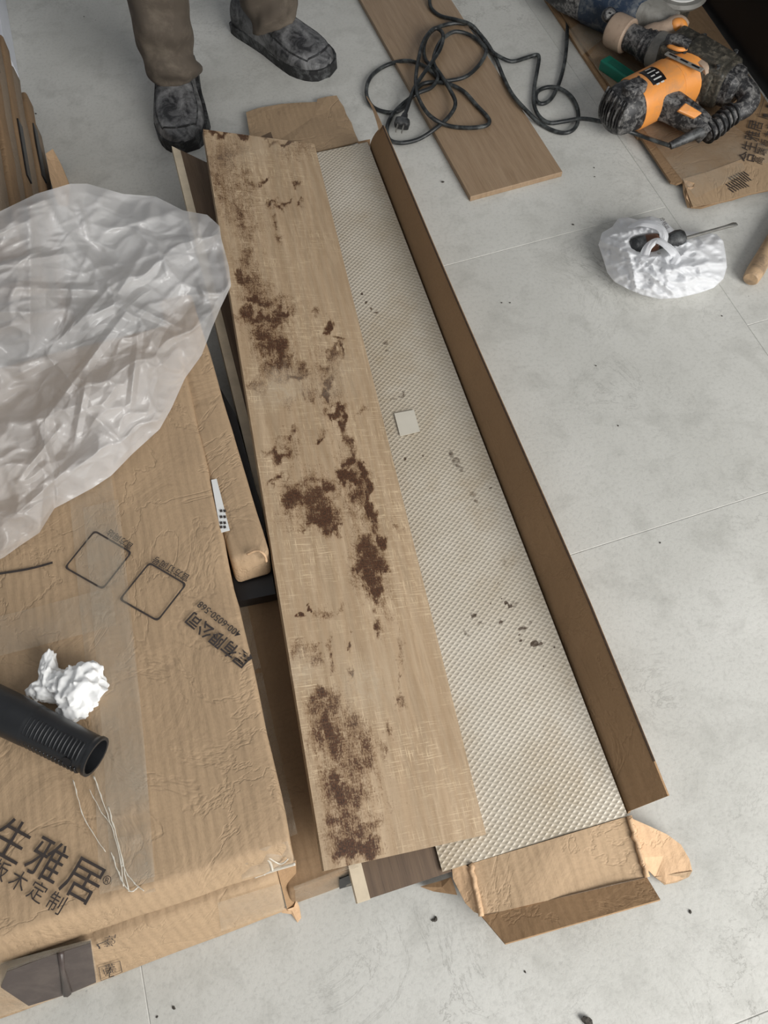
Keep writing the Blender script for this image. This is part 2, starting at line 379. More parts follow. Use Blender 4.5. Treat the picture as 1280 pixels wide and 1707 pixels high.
# right side flap: low wall, then leaning flap
_ft = CF.inverted() @ P(637, 210, ZF+.064); _fn = CF.inverted() @ P(1113, 1327, ZF+.052)
def rflap(u, v):
    if u < .25:
        t = u/.25; return C(wR+.003+.001*t, v*(LEN-.008)+.002, (ZF-.004)*t)
    t = (u-.25)/.75
    xo = _fn.x+(_ft.x-_fn.x)*v; zo = ZF+.052+.012*min(1, v*5)
    x = wR+.004+(xo-wR-.004)*t+.0015*math.sin(v*7)*t; z = ZF-.004+(zo-ZF+.004)*t
    y = (.004*(1-t)+_fn.y*t)*(1-v)+((LEN-.006)*(1-t**1.6)+_ft.y*t**1.6)*v
    return C(x, y, z)
mk('side_flap', grid(rflap, 16, 90, .0035), M['cardd'], carton, CF, smooth=True, sharp=40)
pts = [rflap(1, v/60)+Vector((.0003, 0, .0002)) for v in range(2, 61)]
mk('cut_edge', loft(pts, .0016, 5), M['cut'], carton, CF)
# curled strip at the far end of the flap
tip = rflap(1, 1); ct = catmull([tip, P(631, 194, .096), P(622, 176, .09), P(611, 160, .08)], 5)
V_, F_ = [], []
for i, c in enumerate(ct):
    w = .007*(1-i/(len(ct)-1))+.001; V_ += [c, c+Vector((-w, -.3*w, -w))]
F_ = [(2*i, 2*i+1, 2*i+3, 2*i+2) for i in range(len(ct)-1)]
mk('torn_strip', (V_, F_), M['cardl'], carton, CF)
mk('print', join(*[box((wR+.027+.002*random.random(), LEN-.055-.012*i, ZF+.038), (.006, .008, .0008), CF @ Matrix.Translation((wR+.027, 0, ZF+.038)) @ Matrix.Rotation(-math.radians(58), 4, 'Y') @ Matrix.Translation((-wR-.027, 0, -ZF-.038))) for i in range(5)]), M['ink'], carton, CF)
# near end flap: end wall folded out, then an upturned lip
ea, eb = P(784, 1440, ZF-.001), P(1048, 1360, ZF-.001); fa, fb = P(803, 1527, .03), P(1078, 1462, .03); ga, gb = P(842, 1573, .045), P(1101, 1499, .045)
def quadfn(a, b, c, d, amp=.0, seed=0, fr=14):
    def f(u, v):
        p = (a*(1-u)+b*u)*(1-v)+(c*(1-u)+d*u)*v
        return p+Vector((0, 0, amp*mn.noise(p*fr+Vector((seed, 0, 0)))))
    return f
mk('end_flap', grid(quadfn(ea, eb, fa, fb, .006, 3), 26, 12, .0035), M['card'], carton, CF, smooth=True, sharp=50)
mk('end_lip', grid(quadfn(fa, fb, ga, gb, .003, 9), 26, 6, .0035), M['cardd'], carton, CF, smooth=True, sharp=50)
mk('crease', loft([ea.lerp(fa, k/14)+Vector((.003*mn.noise(Vector((k*.7, 1, 0))), 0, .002)) for k in range(15)], [.0035+.0015*mn.noise(Vector((k, 5, 0))) for k in range(15)], 6), M['cardl'], carton, CF, smooth=True)
mk('crease', loft([eb.lerp(fb, k/14)+Vector((.003*mn.noise(Vector((k*.7, 8, 0))), 0, .002)) for k in range(15)], [.0035+.0015*mn.noise(Vector((k, 9, 0))) for k in range(15)], 6), M['cardl'], carton, CF, smooth=True)
def sheet_px(pts, th=.003):   # pts (px,py,z): fan sheet
    q = [P(*a) for a in pts]; c = sum(q, Vector())/len(q); n = len(q)
    V = q+[c]+[a-Vector((0, 0, th)) for a in q]+[c-Vector((0, 0, th))]
    F = [(i, (i+1) % n, n) for i in range(n)]+[((i+1) % n+n+1, i+n+1, 2*n+1) for i in range(n)]+[(i, i+n+1, (i+1) % n+n+1, (i+1) % n) for i in range(n)]
    return V, F
mk('corner_tab', sheet_px([(1050, 1363, .034), (1080, 1376, .03), (1112, 1391, .024), (1135, 1408, .02), (1149, 1432, .017), (1154, 1452, .014), (1138, 1465, .012), (1110, 1473, .012), (1092, 1462, .012), (1078, 1448, .02), (1066, 1430, .03)]), M['cardl'], carton, CF)
mk('corner_tab', sheet_px([(1092, 1462, .013), (1128, 1456, .0155), (1154, 1452, .0155), (1148, 1462, .013), (1128, 1471, .009), (1108, 1475, .008)], .002), M['card'], carton, CF)
mk('corner_tab', sheet_px([(752, 1434, .03), (770, 1438, .034), (784, 1447, .034), (792, 1480, .033), (804, 1526, .03), (790, 1520, .026), (776, 1506, .024), (766, 1487, .024), (755, 1465, .026)]), M['cardl'], carton, CF)
mk('corner_tab', sheet_px([(700, 1478, .008), (735, 1468, .012), (752, 1462, .02), (762, 1492, .02), (748, 1490, .014), (722, 1486, .008)], .002), M['cardd'], carton, CF)
# far end flap lying flat, torn at both ends
mk('far_flap', sheet_px([(410, 187, .012), (430, 180, .01), (470, 173, .01), (500, 171, .01), (528, 170, .01), (529, 165, .01), (545, 161, .01), (561, 159, .008), (566, 168, .008), (573, 178, .008), (577, 190, .01), (586, 205, .012), (590, 218, .014), (598, 236, .02), (530, 252, .03), (460, 262, .03), (422, 262, .024)], .003), M['card'], carton, CF)
mk('far_flap', sheet_px([(596, 236, .03), (617, 232, .03), (616, 246, .03), (604, 258, .03)], .003), M['cardd'], carton, CF)

# foam sheet
def foamz(u, v): return ZF+.0012*math.sin(v*9)*u
def foamf(u, v):
    x = uL-.035+(wR-uL+.035)*u
    y0 = 0+(1-(x-uL)/(wR-uL))*vL if x > uL else vL; return C(x, y0+(LEN-.002-y0)*v, foamz(u, v))
foam = mk('foam_sheet', grid(foamf, 84, 430, .004), M['foam'], None, CF, smooth=True, sharp=60)
tag(foam, 'pale diamond-embossed foam sheet lying in the long open carton', 'foam sheet')
def blob_attr(o, name, blobs, soft=1.):
    me = o.data; n = len(me.vertices); co = np.empty(n*3); me.vertices.foreach_get('co', co); co = co.reshape(-1, 3)
    Mw = np.array(WM[o]); w = co @ Mw[:3, :3].T+Mw[:3, 3]; v = w-[0, 0, CH]; k = v @ Fw
    X = 640+FPX*(v@Rt)/k; Y = 853.5+FPX*(v@Dn)/k; d = np.zeros(n)
    if soft == 1.:
        def fb(v, k, s1):
            return np.array([mn.noise(Vector((a*s1, b*s1*.6, k))) for a, b in zip(X0, Y0)])
        X0, Y0 = X.copy(), Y.copy()
        X = X+11*fb(X, 1, .045)+6*fb(X, 5, .13)+4*fb(X, 9, .33); Y = Y+16*fb(X, 3, .045)+9*fb(X, 7, .13)+5*fb(X, 11, .33)
    for b in blobs:
        cx, cy, rx, ry, dens = b[:5]; a = math.radians(b[5]) if len(b) > 5 else -.22
        dx, dy = X-cx, Y-cy; ca, sa = math.cos(a), math.sin(a)
        u = (dx*ca+dy*sa)/rx; q = (-dx*sa+dy*ca)/ry; r = np.sqrt(u*u+q*q)
        d = np.maximum(d, dens*np.exp(-(r/1.12)**2.4)) if soft == 1. else np.maximum(d, dens*np.clip((1.35-r)/.7*soft, 0, 1))
    at = me.attributes.new(name, 'FLOAT', 'POINT'); at.data.foreach_set('value', d.astype(np.float32))
spots = [(891, 1073, 7, 5, 1), (902, 1073, 3, 3, 1), (835, 1037, 4, 3, 1), (843, 1005, 3, 3, 1), (849, 1011, 3, 3, 1), (817, 1008, 2, 2, .9), (837, 998, 2, 2, .9), (830, 972, 2, 2, .9), (675, 765, 3, 2, 1), (705, 760, 2, 2, .8), (818, 813, 3, 2, .9),
  (752, 757, 6, 8, .55), (760, 770, 8, 10, .5), (768, 782, 6, 7, .5), (788, 823, 8, 7, .5), (793, 836, 5, 6, .5), (790, 1026, 7, 5, .6), (800, 1040, 9, 5, .5), (820, 1043, 7, 4, .4), (777, 1056, 4, 9, .55, -40), (870, 1048, 9, 5, .6), (868, 1068, 3, 3, .9), (866, 1059, 3, 2, .8), (884, 1038, 4, 4, .6), (831, 1072, 5, 4, .5), (860, 1006, 12, 8, .42), (845, 940, 14, 10, .4), (865, 950, 12, 9, .35), (840, 935, 4, 4, .5),
  (790, 985, 10, 4, .4), (603, 490, 2, 3, .8), (610, 504, 2, 3, .8), (619, 515, 2, 3, .8), (627, 521, 5, 2, .7), (642, 572, 6, 5, .5), (645, 585, 4, 4, .5), (672, 655, 3, 4, .6), (670, 661, 8, 3, .5), (655, 665, 6, 3, .5), (880, 1155, 6, 3, .5), (905, 1110, 2, 2, .8), (985, 1210, 4, 4, .5), (970, 1250, 6, 5, .45), (925, 1080, 3, 2, .8), (960, 1300, 3, 3, .6)]
blob_attr(foam, 'spot', spots, 1.3)
tpz = ZF+.0022
mk('tape_patch', slab([P(657, 689, tpz), P(690, 683, tpz), P(700, 719, tpz), P(667, 727, tpz)], .0008), M['patch'], foam, CF)

# ------------------------------------------------------------------ walnut panel under the stained plank
wn0, wf0 = P(598, 1504, .05), P(288, 244, .096); wn1 = P(757, 1466, .026)
wx = (wn1-wn0).normalized(); WW = .197
wy = (wf0-wn0).normalized(); wx = (wx-wy*wx.dot(wy)).normalized(); wz = wx.cross(wy)
WF = Matrix((wx, wy, wz)).transposed().to_4x4(); WF.translation = wn0; WL = (wf0-wn0).length
def wq(pts, z, t): return poly_sheet([WF @ Vector((a, b, z)) for a, b in pts], t, wz)
wal = mk('walnut_panel', wq([(0, 0), (WW, 0), (WW, WL+.03), (.055, WL-.048), (0, WL)], 0, .012), M['walnut'], None, WF)
tag(wal, 'dark walnut laminate panel tilted beneath the stained plank', 'wood panel')
mk('edge_band', wq([(-.002, -.001), (.0145, -.001), (.012, WL-.014), (-.002, WL)], .0012, .0136), M['edge'], wal, WF)

# ------------------------------------------------------------------ stained plank
SP = [Vector(q) for q in ((-.2967, 1.284, .139), (-.0967, 1.317, .069), (.1074, .058, .037), (-.093, .0245, .107))]
SP = [Vector((0, 0, CH))+(q_-Vector((0, 0, CH)))*.992 for q_ in SP]
sy = ((SP[0]-SP[3])+(SP[1]-SP[2])).normalized(); sx = ((SP[1]-SP[0])+(SP[2]-SP[3])); sx = (sx-sy*sx.dot(sy)).normalized(); sz = sx.cross(sy)
SF = Matrix((sx, sy, sz)).transposed().to_4x4(); SF.translation = SP[3]
nu, nv = 90, 520; th = .011
def sfn(u, v): return (SP[3]*(1-u)+SP[2]*u)*(1-v)+(SP[0]*(1-u)+SP[1]*u)*v
st = mk('stained_plank', grid(sfn, nu, nv, th), M['stained'], None, SF)
tag(st, 'light oak laminate plank with dark brown mould stains, lying askew across the carton', 'plank')
ST = [(450, 560, 42, 80, .42), (590, 820, 32, 90, .36), (520, 830, 70, 60, .34), (580, 1290, 60, 150, .34), (545, 640, 30, 80, .33), (400, 330, 36, 120, .33), (440, 500, 50, 14, .55, 6), (610, 940, 30, 50, .5), (530, 840, 40, 36, .5), (600, 800, 20, 40, .55), (565, 1230, 34, 60, .5), (580, 1400, 44, 36, .55), (562, 1320, 34, 60, .5), (480, 745, 26, 34, .36), (445, 560, 26, 44, .52),
 (365, 222, 30, 5, .75, 8), (362, 300, 16, 70, .45), (392, 352, 18, 60, .44), (420, 470, 24, 40, .5), (500, 250, 40, 14, .36), (640, 1000, 14, 40, .33), (398, 224, 8, 7, 1, 0), (450, 232, 25, 5, .55, 8), (478, 236, 7, 5, .9), (500, 233, 16, 5, .9, 8), (372, 262, 22, 34, .5), (385, 250, 30, 15, .45), (380, 320, 14, 40, .4), (440, 302, 12, 5, .75), (415, 306, 8, 14, .5), (410, 285, 14, 10, .45), (490, 301, 6, 5, .65), (466, 345, 5, 10, .7, -60), (480, 334, 12, 5, .7, -30), (452, 342, 8, 6, .7, 40), (504, 342, 6, 8, .7),
 (455, 372, 4, 18, .55), (464, 395, 8, 12, .5), (402, 370, 10, 45, .52), (408, 430, 22, 20, .5), (404, 458, 10, 22, .66), (430, 480, 26, 16, .5),
 (430, 504, 30, 9, .8, 8), (412, 520, 12, 10, .8), (470, 523, 22, 12, .8), (440, 530, 48, 8, .7, 6), (445, 565, 30, 34, .66), (470, 590, 18, 45, .7), (460, 615, 30, 22, .6), (425, 645, 22, 14, .5), (428, 612, 6, 6, .5), (500, 612, 16, 14, .6), (495, 628, 22, 6, .7), (524, 516, 8, 10, .5), (548, 545, 8, 9, .85), (566, 564, 11, 4, .8, 10), (568, 580, 6, 12, .75), (556, 590, 12, 12, .6), (545, 610, 18, 12, .5), (548, 632, 12, 10, .65), (543, 655, 8, 16, .85), (505, 655, 4, 20, .55), (520, 660, 10, 22, .5),
 (559, 688, 13, 13, .9), (572, 706, 7, 16, .8), (582, 728, 8, 18, .65), (590, 748, 7, 14, .7), (605, 690, 14, 5, .5), (536, 722, 8, 14, .45), (534, 733, 4, 5, .9), (486, 720, 12, 9, .62, -30), (478, 740, 10, 12, .5), (459, 762, 13, 9, .85), (478, 758, 16, 12, .66), (450, 805, 12, 4, .7), (465, 798, 7, 5, .7), (482, 672, 14, 20, .32),
 (585, 768, 14, 12, .8), (575, 792, 12, 12, .88), (604, 782, 8, 12, .95), (590, 800, 22, 12, .8), (596, 826, 16, 22, .62), (613, 815, 7, 26, .9), (616, 850, 10, 18, .9), (622, 875, 10, 22, .6), (500, 806, 34, 12, .55), (490, 832, 20, 22, .8), (522, 830, 36, 26, .68), (548, 815, 12, 20, .75), (536, 858, 34, 20, .72), (550, 878, 12, 18, .75), (562, 882, 6, 5, .8), (505, 880, 10, 8, .45),
 (637, 903, 8, 14, 1.1), (610, 915, 16, 22, .68), (602, 943, 18, 16, .8), (620, 935, 24, 26, .75), (617, 965, 14, 22, .9), (624, 988, 9, 18, .85), (627, 1008, 6, 14, .65), (643, 945, 6, 6, .8), (662, 875, 6, 16, .45), (630, 1045, 8, 12, .72), (634, 1060, 5, 9, .6), (665, 1130, 3, 30, .5, -4), (664, 1170, 5, 12, .55), (668, 1085, 3, 30, .42, -4),
 (503, 1018, 6, 5, 1.1), (513, 1009, 3, 3, 1.1), (493, 1025, 3, 3, 1), (535, 1020, 20, 12, .46), (566, 1013, 8, 8, .5), (590, 1052, 5, 6, .55), (525, 1075, 6, 14, .55), (530, 1100, 8, 12, .6), (545, 1073, 6, 8, .5), (551, 1090, 5, 8, .6), (587, 1073, 5, 3, .9), (582, 1120, 5, 8, .6), (555, 1115, 7, 16, .42), (500, 1085, 18, 24, .42),
 (535, 1152, 16, 9, .75), (530, 1175, 20, 22, .62), (553, 1170, 16, 26, .62), (548, 1215, 14, 34, .85), (530, 1225, 16, 50, .55), (560, 1240, 22, 32, .7), (585, 1210, 20, 34, .55), (608, 1240, 16, 40, .58), (590, 1275, 36, 32, .55), (563, 1312, 10, 36, 1.05), (545, 1310, 16, 50, .55), (590, 1325, 30, 30, .62), (572, 1365, 34, 24, .6), (600, 1385, 34, 18, .62), (575, 1415, 22, 20, .9), (605, 1412, 28, 18, .78), (590, 1430, 22, 8, .75), (630, 1400, 6, 12, .6), (648, 1215, 6, 22, .6), (640, 1255, 6, 20, .5), (620, 1255, 14, 16, .42), (550, 1450, 3, 2, .8)]
blob_attr(st, 'stain', ST)
blob_attr(st, 'wear', [(470, 650, 40, 22, 1), (470, 630, 30, 12, .8), (555, 640, 30, 20, .5), (500, 1120, 30, 24, .8), (610, 1140, 40, 50, .7), (575, 620, 22, 30, .5), (420, 250, 60, 20, .5)])

# ------------------------------------------------------------------ oak plank on the floor
q = [P(784, 328, .012), P(938.4, 287, .012)]; oy = (P(601, 0, .012)-q[0]); oy.normalize(); ox = (q[1]-q[0]); ox = (ox-oy*ox.dot(oy)).normalized(); OW = (q[1]-q[0]).length
OF = frame((q[0].x, q[0].y, 0), oy)
oak = mk('oak_plank', box((OW/2, .61, .006), (OW, 1.22, .0118), OF, bevel=.0012), M['oak'], None, OF)
tag(oak, 'plain oak laminate plank flat on the floor under the black cord', 'plank')

# ------------------------------------------------------------------ text helper
def text_on(body, a, b, z, mat, parent, name='printed_text', up=None, lift=.0007, height=None, Mf=None, bold=0., space=1.):
    """text lying on a horizontal surface: baseline runs from a to b (points)"""
    cu = bpy.data.curves.new('text', 'FONT'); cu.body = body; cu.size = 1; cu.offset = bold; cu.space_character = space; cu.resolution_u = 2
    o = bpy.data.objects.new('text', cu); S.collection.objects.link(o)
    dg = bpy.context.evaluated_depsgraph_get(); me = bpy.data.meshes.new_from_object(o.evaluated_get(dg)); bpy.data.objects.remove(o)
    xs = [v.co.x for v in me.vertices]; x0, x1 = min(xs), max(xs)
    d = Vector(b)-Vector(a); L = d.length; d.normalize(); n = Vector(up) if up is not None else Vector((0, 0, 1)); yv = n.cross(d).normalized()
    s = L/(x1-x0); sy_ = height if height else s
    for v in me.vertices:
        p = Vector(a)+d*((v.co.x-x0)*s)+yv*(v.co.y*sy_)+n*lift
        v.co = p
    M0 = Matrix.Translation(a); me.transform(M0.inverted()); me.materials.clear(); me.materials.append(mat); me.name = name
    return put(bpy.data.objects.new(name, me), M0, parent)

# ------------------------------------------------------------------ stacked cartons at the left
ZT, ZL = .135, .09
def pz(a, z): return P(a[0], a[1], z)
top = [pz((487, 1402), ZT), pz((318, 655), ZT)]
dirr = (top[1]-top[0]).normalized(); nl = pz((0, 1563), ZT)
far = top[0]+dirr*.8
left = (nl-top[0]).normalized()
T4 = [top[0], far, far+left*.85, top[0]+left*.85]
B4 = [pz((494, 1444), ZL), None, None, None]; lb = (pz((0, 1612), ZL)-B4[0]).normalized()
B4 = [B4[0], B4[0]+dirr*.85, B4[0]+dirr*.85+lb*.85, B4[0]+lb*.85]
TF = frame(top[0], dirr)
tc = mk('printed_carton', hexa(T4, B4, cuts=5, bevel=.007, amp=.0025, freq=14, seed=2, seg=3), M['card'], None, TF, smooth=True, sharp=50)
tag(tc, 'big flat taped carton with black characters, topmost of the near left stack', 'carton')
def tp(x, y): return P(x, y, ZT)
zt = ZT+.0022
def strip(pts, w, mat, parent, name='tape', z=zt, amp=.0006, seed=0, th=.0004):
    q = catmull([P(a, b, z) for a, b in pts], 14); V, F = [], []
    for i, c in enumerate(q):
        t = (q[min(i+1, len(q)-1)]-q[max(i-1, 0)]).normalized(); s = Vector((-t.y, t.x, 0))
        for j in range(9):
            k = j/4-1; V.append(c+s*k*w/2+Vector((0, 0, amp*(mn.noise(c*40+Vector((j*.9, seed, 0)))+1))))
    n = len(q)
    F = [(i*9+j, i*9+j+1, (i+1)*9+j+1, (i+1)*9+j) for i in range(n-1) for j in range(8)]
    return mk(name, (V, F), mat, parent, TF, smooth=True)
strip([(150, 800), (172, 1000), (196, 1220), (212, 1480)], .062, M['tape'], tc, seed=1)
strip([(168, 840), (188, 1040), (206, 1240), (222, 1470)], .05, M['tape'], tc, seed=4, z=zt+.0006)
strip([(-60, 1075), (60, 1045), (190, 1010)], .055, M['tape'], tc, seed=7, z=zt+.0004)
strip([(-60, 965), (40, 950), (88, 938)], .0035, M['ink'], tc, 'pen_line', z=zt-.0004)
# rumpled tape ends over the near edge
mk('tape_end', grid(quadfn(pz((180, 1400), zt+.002), pz((235, 1390), zt+.002), pz((190, 1500), .128), pz((262, 1486), .126), .009, 5, 60), 20, 26), M['tape'], tc, TF, smooth=True)
mk('tape_end', grid(quadfn(pz((388, 1428), .133), pz((480, 1402), .133), pz((404, 1466), .1), pz((494, 1440), .1), .009, 15, 60), 26, 14), M['tape'], tc, TF, smooth=True)
glint = NT('glossy crinkle highlight'); glint.base(rgb(232, 226, 212)); glint.set(Roughness=.12, Alpha=.75); glint = glint.m  # pale strands put the highlights of crinkled tape into colour and shape
for k, (pts_, w_) in enumerate([([(122, 1300), (140, 1362), (176, 1420)], .9), ([(156, 1292), (176, 1350), (196, 1410), (206, 1478)], 1.2), ([(180, 1345), (196, 1400), (214, 1486)], 1.3), ([(150, 1316), (168, 1352), (184, 1372)], .8), ([(186, 1420), (196, 1452), (214, 1484), (232, 1478)], 1.3), ([(202, 1440), (222, 1470), (240, 1486)], 1.)]):
    q_ = catmull([P(a, b, zt+.0012) for a, b in pts_], 8)
    mk('crinkle_highlight', loft([p_+Vector((.0015*mn.noise(p_*90), .0015*mn.noise(p_*80+Vector((9, 0, 0))), 0)) for p_ in q_], [(w_*.0011*(.4+1.1*abs(mn.noise(Vector((i*.5, k, 0))))), .0007) for i in range(len(q_))], 6), glint, tc, TF, smooth=True)
for k, (pts_, w_) in enumerate([([(400, 1428), (420, 1446), (442, 1458)], 1.2), ([(426, 1424), (448, 1434), (455, 1452)], 1.4), ([(440, 1424), (466, 1440), (480, 1432)], .8), ([(424, 1462), (452, 1452), (492, 1440)], 1.5)]):
    q_ = catmull([P(a, b, .122-.0009*(b-1424)) for a, b in pts_], 8)
    mk('crinkle_highlight', loft(q_, [(w_*.0012, .0008)]*len(q_), 6), glint, tc, TF, smooth=True)
# prints
def up_text(body, a, b, h=None, bold=.0, space=1.): return text_on(body, P(*a, ZT), P(*b, ZT), ZT, M['ink'], tc, lift=.0032, height=h, bold=bold, space=space)
up_text('合生雅居', (-76, 1380), (152, 1506), space=1.16)
up_text('®', (171, 1474), (185, 1476))
up_text('高端板木定制', (-76, 1420), (100, 1524), space=1.4)
up_text('官方网站', (224, 910), (185, 884), bold=.01); up_text('官方订阅号', (318, 962), (260, 929), bold=.01)
up_text('展有限公司', (421, 1100), (323, 1022), bold=.02); up_text('400-6050-568', (404, 1056), (336, 1003), bold=.01)
def frame_rect(cx, cy, name='printed_frame'):
    """rounded outline printed around the (left out) code"""
    a, b, c, d = [P(x+cx, y+cy, ZT) for x, y in ((-6, -45), (57, -8), (8, 55), (-57, 18))]
    def seq(r):
        out = []
        for p, qn, pr in ((a, b, d), (b, c, a), (c, d, b), (d, a, c)):
            u = (pr-p).normalized(); w = (qn-p).normalized()
            for k in range(5):
                t = k/4; s1 = .006*(1-t)**2; s2 = .006*t*t; out.append(p+u*(s1+r)+w*(s2+r))
        return out
    o, i = seq(0), seq(.0024); n = len(o); V = [q+Vector((0, 0, .0034)) for q in o+i]
    return mk(name, (V, [(k, (k+1) % n, n+(k+1) % n, n+k) for k in range(n)]), M['ink'], tc, TF)
frame_rect(256, 983); frame_rect(165, 930)

# lower printed carton (protrudes at the near side)
F0 = [P(480, 1521, 0), P(0, 1703, 0)]; fdir = (F0[1]-F0[0]).normalized(); lo_in = frame(F0[0], dirr)
U0 = P(464, 1462, ZL-.004); Lt = [U0, U0+dirr*.85, U0+dirr*.85+fdir*.9, U0+fdir*.9]; Lb = [F0[0], F0[0]+dirr*.9, F0[0]+dirr*.9+fdir*.9, F0[0]+fdir*.9]
lc = mk('lower_carton', hexa(Lt, Lb, cuts=5, bevel=.006, amp=.0016, freq=12, seed=8), M['card'], None, TF, smooth=True, sharp=50)
tag(lc, 'cardboard carton at the bottom left under the big printed one, dark board showing', 'carton')
nF = (Lt[0]-F0[0]).cross(fdir).normalized(); nF = nF if nF.y < 0 else -nF
def onF(x, y, off=.002):   # point on the sloping near face
    o = np.array([0, 0, CH]); d = (x-640)/FPX*Rt+(y-853.5)/FPX*Dn+Fw; d = Vector(d); o = Vector(o)
    t = (F0[0]-o).dot(nF)/d.dot(nF); return o+d*t+nF*off
mk('dark_board', poly_sheet([onF(x, y, .004) for x, y in ((151, 1566), (160, 1632), (118, 1650), (48, 1671), (2, 1640), (12, 1614), (70, 1592))], .003, nF), M['brownboard'], lc, TF)
mk('dark_board', loft([onF(x, y, .004) for x, y in ((101, 1582), (104, 1610), (112, 1648))], [.004, .003, .006], 8), M['brownboard'], lc, TF, smooth=True)
text_on('厂', onF(164, 1577), onF(183, 1570), 0, M['ink'], lc, up=nF, lift=.0012, bold=.02)
text_on('地址', onF(190, 1572), onF(192, 1553), 0, M['ink'], lc, up=nF, lift=.0012)
def rect_out(pts, w, parent, Mf):
    q = [Vector(a) for a in pts]; c = sum(q, Vector())/len(q); n = len(q); V = q+[a+(c-a).normalized()*w for a in q]
    return mk('printed_mark', (V, [(k, (k+1) % n, n+(k+1) % n, n+k) for k in range(n)]), M['ink'], parent, Mf)
rect_out([onF(x, y, .0032) for x, y in ((164, 1608), (200, 1597), (204, 1616), (168, 1631))], .0012, lc, TF)
mk('printed_mark', loft([onF(x, y, .0034) for x, y in ((172, 1612), (176, 1622), (184, 1608), (182, 1624), (190, 1622))], .0006, 4), M['ink'], lc, TF)
text_on('易碎', onF(193, 1616, .002), onF(190, 1600, .002), 0, M['ink'], lc, up=nF, lift=.0015)
def fstrip(a, b, c, d, nm='tape', seed=0): return mk(nm, grid(quadfn(onF(*a, .0035), onF(*b, .0035), onF(*c, .0035), onF(*d, .0035), .002, seed, 50), 20, 5), M['tape'], lc, TF, smooth=True)
fstrip((0, 1600), (152, 1560), (0, 1690), (165, 1636), seed=2); fstrip((362, 1500), (466, 1468), (368, 1548), (478, 1510), seed=5)
mk('corner_flap', sheet_px([(461, 1446, .087), (480, 1440, .08), (493, 1434, .07), (494, 1506, .004), (480, 1521, .004)], .003), M['cardd'], lc, TF)
mk('torn_edge', sheet_px([(462, 1505, .012), (478, 1516, .012), (490, 1512, .01), (494, 1500, .01), (499, 1512, .006), (502, 1530, .002), (496, 1538, .002), (486, 1524, .004), (470, 1522, .004)], .001), M['cardl'], lc, TF)
# low flat carton at the right of the stack
b0 = [P(492, 1482, .05), P(600, 1442, .05)]; bd = (b0[1]-b0[0]).normalized()
Bt = [b0[0]-bd*.008, b0[1], b0[1]+dirr*.47, b0[0]-bd*.008+dirr*.47]
Bb = [P(492, 1508, 0)-bd*.008, P(597, 1470, 0)]; Bb = [Bb[0], Bb[1], Bb[1]+dirr*.47, Bb[0]+dirr*.47]
bc = mk('low_carton', hexa(Bt, Bb, cuts=4, bevel=.004, amp=.001, freq=14, seed=4), M['cardv'], None, TF, smooth=True, sharp=50)
tag(bc, 'low brown carton with torn clear tape between the left stack and the stained plank', 'carton')
mk('tape', grid(quadfn(P(383, 1005, .053), P(410, 1000, .053), P(470, 1400, .053), P(496, 1390, .053), .005, 3, 55), 10, 60), M['tape'], bc, TF, smooth=True)
mk('tape', grid(quadfn(P(492, 1482, .053), P(598, 1444, .053), P(492, 1508, .008), P(597, 1471, .008), .004, 6, 60), 30, 8), M['tape'], bc, TF, smooth=True)
mk('dark_board', slab([P(566, 1466, .04), P(592, 1455, .04), P(594, 1474, .004), P(566, 1482, .006)], .002), M['black'], bc, TF)
mk('tape_edge', loft([P(490, 1481, .053), P(540, 1462, .053), P(592, 1441, .053)], .0022, 6), M['tape'], bc, TF)
# black panel and narrow carton behind
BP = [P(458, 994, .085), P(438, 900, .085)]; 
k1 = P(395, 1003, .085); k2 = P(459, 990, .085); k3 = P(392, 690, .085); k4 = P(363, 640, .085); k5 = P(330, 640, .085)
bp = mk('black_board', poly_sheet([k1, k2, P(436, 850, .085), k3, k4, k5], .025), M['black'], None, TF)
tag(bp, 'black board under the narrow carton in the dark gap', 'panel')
zc = .13
n0, n1 = P(384, 935, zc), P(449, 918, zc); fdr = (P(346, 576, zc)-n1); Ln = fdr.length; fdr.normalize()
nt = [n0, n1, n1+fdr*(Ln+.12), n0+fdr*(Ln+.12)]
m0, m1 = P(394, 978, .087), P(455, 958, .087); nb = [m0, m1, m1+fdr*(Ln+.12), m0+fdr*(Ln+.12)]
NF = frame(n0, fdr)
nc = mk('narrow_carton', hexa(nt, nb, cuts=4, bevel=.008, amp=.002, freq=15, seed=12, seg=3), M['card'], None, NF, smooth=True, sharp=50)
tag(nc, 'narrow taped carton with a crumpled end beside the big printed carton', 'carton')
lbz = zc+.003
lab = mk('white_label', slab([P(352, 800, lbz), P(361, 798, lbz), P(383, 884, lbz), P(368, 888, lbz)], .0006), M['white'], nc, NF)
mk('print', join(*[slab([P(x+366, y+860, lbz+.001), P(x+370, y+859, lbz+.001), P(x+371, y+863, lbz+.001), P(x+367, y+864, lbz+.001)], .0003) for x in (0, 6) for y in (-10, 0, 10, 17)]), M['ink'], lab, NF)
mk('crumpled_edge', loft(catmull([P(412, 924, .133), P(428, 918, .14), P(440, 924, .138), P(444, 936, .125)], 6), .0018, 7), M['cardl'], nc, NF, smooth=True)

